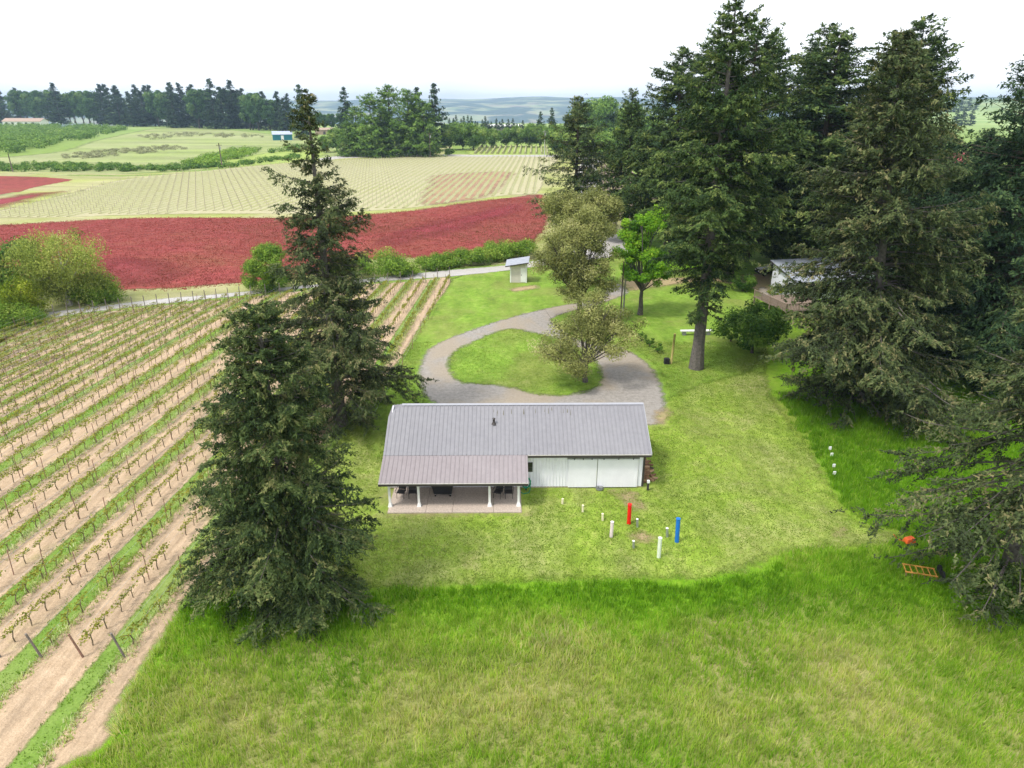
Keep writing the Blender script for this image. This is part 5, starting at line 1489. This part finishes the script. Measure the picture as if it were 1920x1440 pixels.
for px, py, s_, lab in ((672, 292, 0.72, 'dark green cedar at the left end of the far clump'), (700, 294, 0.9, 'second cedar from the left in the far clump'), (770, 293, 0.95, 'cedar right of the tallest in the far clump'), (797, 293, 0.8, 'cedar at the right end of the far clump, behind the pole'), (655, 293, 0.5, 'small cedar on the far left of the clump')):
    again(cedar, G(px, py), px, (s_ * 1.3, s_ * 1.3, s_ * 1.08), lab)
for px, py, s_, lab in ((818, 282, 1.12, 'dark fir rising behind the right end of the cedar clump'), (570, 262, 1.2, 'dark fir behind the spire of the tall brownish fir'), (787, 284, 1.05, 'dark fir behind the middle of the cedar clump'),
                        (1013, 262, 0.62, 'small dark fir left of the ragged leaning fir'), (1034, 258, 0.7, 'small dark fir close left of the ragged leaning fir')):
    again(fir_a, G(px, py), px, s_, lab)
for px, py, s_, lab in ((1110, 268, 1.9, 'large dark green tree behind the ragged leaning fir'), (1140, 270, 2.0, 'large dark green tree right of the ragged leaning fir'), (1190, 290, 1.7, 'green tree above the lime yellow tree')):
    again(roundt, G(px, py), px, s_, lab)
for n_, (px, py, s_) in enumerate(sorted(((843, 281, 1.0), (888, 282, 1.05), (905, 276, 0.85), (925, 277, 0.8), (948, 275, 0.8), (970, 275, 0.9), (992, 276, 1.0), (1012, 276, 0.95), (1035, 282, 1.1), (1050, 292, 1.2), (1075, 296, 1.2), (1105, 300, 1.2), (1130, 306, 1.1), (856, 272, 1.0), (1148, 312, 1.1)))):
    again(roundt, G(px, py), px, s_ * (0.95 if px < 1030 else 0.85), f'round green tree beyond the far road, {nth(n_)} from the left', 'green trees beyond the far road')
again(roundt, G(632, 284), 1, 0.85, 'round green tree left of the cedar clump')
again(roundt, G(612, 286), 2, 0.6, 'small light tree beside the spire of the tall fir')
hb = plant('far_bush', broadleaf_geo(56, 3.2, 3.4, 0.2, 22, 70, 0.7, 0.1, limbs=3), 'far_leaf', 'bark_brown', G(842, 291), 0, 'low round bush beside the farm lane junction', 'bush', crown='foliage', stem='stems')
# far wood: two staggered lines along the pasture's upper edge
for k, px in enumerate(np.arange(-50, 560, 13)):
    for rowk in range(2):
        t_ = np.clip((px + 50) / 610, 0, 1)
        py = 231 + 15 * t_ ** 1.5 - rowk * 3.2 + g.normal(0, 0.8)
        s_ = g.uniform(0.78, 1.1) * (1.0 - 0.25 * (px > 500))
        if 20 < px < 40: continue
        if (g.random() < 0.45 and not (120 < px < 190)) or 190 < px < 290:
            again(fir_w, G(px + g.normal(0, 4), py), k, (s_ * 1.6, s_ * 1.6, s_ * 1.28), 'dark fir of the far wood', 'firs of the far wood')
        else:
            again(wood_t, G(px + g.normal(0, 4), py), k, (s_ * 1.3, s_ * 1.3, s_ * 1.5), 'dark green tree of the far wood', 'trees of the far wood')
for px, py in ((575, 250), (592, 250), (608, 247), (622, 246), (640, 245), (600, 240)):
    again(wood_t, G(px, py), px, 0.62, 'dark green tree of the far wood', 'trees of the far wood')
# conifer plantation at the brow
for k, px in enumerate(np.arange(845, 1012, 6.5)):
    again(fir_a, G(px + g.normal(0, 1), 252 + g.normal(0, 1.2) + (px - 845) * 0.01), k, (0.45, 0.45, 0.42 * g.uniform(0.8, 1.15) * (1.1 - 0.3 * (px - 845) / 170)), f'small conifer in the plantation line before the valley, {nth(k)} from the left', 'conifers of the plantation line')
# right background trees on the slope
for px, py, s_ in ((1760, 222, 1.2), (1772, 220, 1.5), (1785, 220, 1.4), (1798, 219, 1.6), (1812, 219, 1.4), (1826, 218, 1.3), (1790, 238, 1.0), (1803, 236, 1.1), (1818, 236, 1.0)):
    X, Y = G(px, py)
    z_ = float(terrain_z(np.array(math.hypot(X, Y)), np.array(math.atan2(X, Y))))
    o = again(fir_a, (X, Y), px, (s_ * 0.85, s_ * 0.85, s_ * 0.6), 'conifer on the hazy green slope at the right', 'conifers on the far right slope')
    o.location.z = z_
# orchard and hedges
def mass(name, polyw, n, hh, leafm, label, leaf=1.2, rad=2.6, per=60, cat='bushes'):
    P = np.array(polyw)
    x0, y0 = P.min(0); x1, y1 = P.max(0)
    p_ = np.column_stack([g.uniform(x0, x1, n * 5), g.uniform(y0, y1, n * 5)])
    p_ = p_[inside_dist(p_, P) > 0][:n]
    i = np.repeat(np.arange(len(p_)), per)
    o_ = unit(g.standard_normal((len(i), 3))) * (g.random(len(i)) ** 0.4)[:, None]
    c = np.column_stack([p_[i], np.zeros(len(i))]) + o_ * np.array([rad, rad, hh * 0.5]) + np.array([0, 0, hh * 0.5])
    c *= 1
    c[:, 2] = np.maximum(c[:, 2] * g.uniform(0.7, 1.1, len(p_))[i], 0.1)
    nrm = o_ + np.array([0, 0, 0.6])
    d = np.cross(nrm, g.standard_normal((len(i), 3)))
    L_ = leaf * g.uniform(0.6, 1.4, len(i))
    T = leaf_tris(c, d, nrm, L_, L_ * 0.6)
    tint = np.clip(0.45 + 0.12 * g.standard_normal(len(p_))[i] + 0.18 * g.standard_normal(len(i)), 0, 1)
    o = link(bpy.data.objects.new(name, tri_mesh(name, T, L[leafm], tint)))
    return tag(o, label, cat, kind='stuff')
W_ = lambda pts: [G(*p_) for p_ in pts]
mass('orchard', W_([(-60, 300), (-60, 240), (100, 238), (200, 240), (238, 244), (200, 254), (110, 272), (30, 288)]), 520, 6.0, 'far_leaf', 'dense green young orchard on the far left slope', 1.5, 4.2, 60, 'orchard')
mass('track_hedge', W_([(-60, 322), (-60, 309), (150, 309), (300, 314), (420, 309), (560, 292), (560, 300), (420, 315), (300, 322), (150, 322)]), 260, 2.2, 'bush', 'low bramble hedge along the far left farm track', 0.8, 2.0, 60, 'hedge')
mass('pasture_thicket', W_([(345, 310), (400, 292), (440, 284), (490, 282), (470, 294), (420, 304), (400, 314)]), 110, 3.4, 'bramble', 'green thicket in the far pasture by the utility pole', 0.9, 3.0, 60, 'thicket')
mass('dark_thicket', W_([(500, 288), (540, 278), (590, 276), (580, 284), (530, 288)]), 24, 3.2, 'bush', 'dark bushes below the teal shed', 0.9, 3.0, 60, 'thicket')
mass('pasture_weeds', W_([(110, 292), (200, 283), (330, 272), (350, 280), (230, 292), (130, 300)]), 110, 1.6, 'weeds', 'grey brown weeds across the far pasture', 0.8, 2.4, 40, 'weeds')
mass('upper_weeds', W_([(250, 256), (330, 249), (470, 252), (500, 258), (380, 258), (280, 262)]), 90, 2.0, 'weeds', 'grey brown weeds near the top of the far pasture', 0.9, 3.0, 40, 'weeds')

# ------------------------------------------------------------------ haze
hz_t = NT('haze')
hz_t.n.clear()
ho = hz_t.n.new('ShaderNodeOutputMaterial')
hv = hz_t.n.new('ShaderNodeVolumePrincipled')
hv.inputs['Color'].default_value = (0.55, 0.75, 1.0, 1)
hv.inputs['Density'].default_value = 0.00012
hv.inputs['Anisotropy'].default_value = 0.1
hz_t.l.new(hv.outputs[0], ho.inputs['Volume'])
hz = MB().box(-9300, 9300, -9300, 9300, -175, 128).build('haze', hz_t.m)
hz['kind'] = 'stuff'
hz['label'] = 'thin blue haze lying over the valley and the far hills'
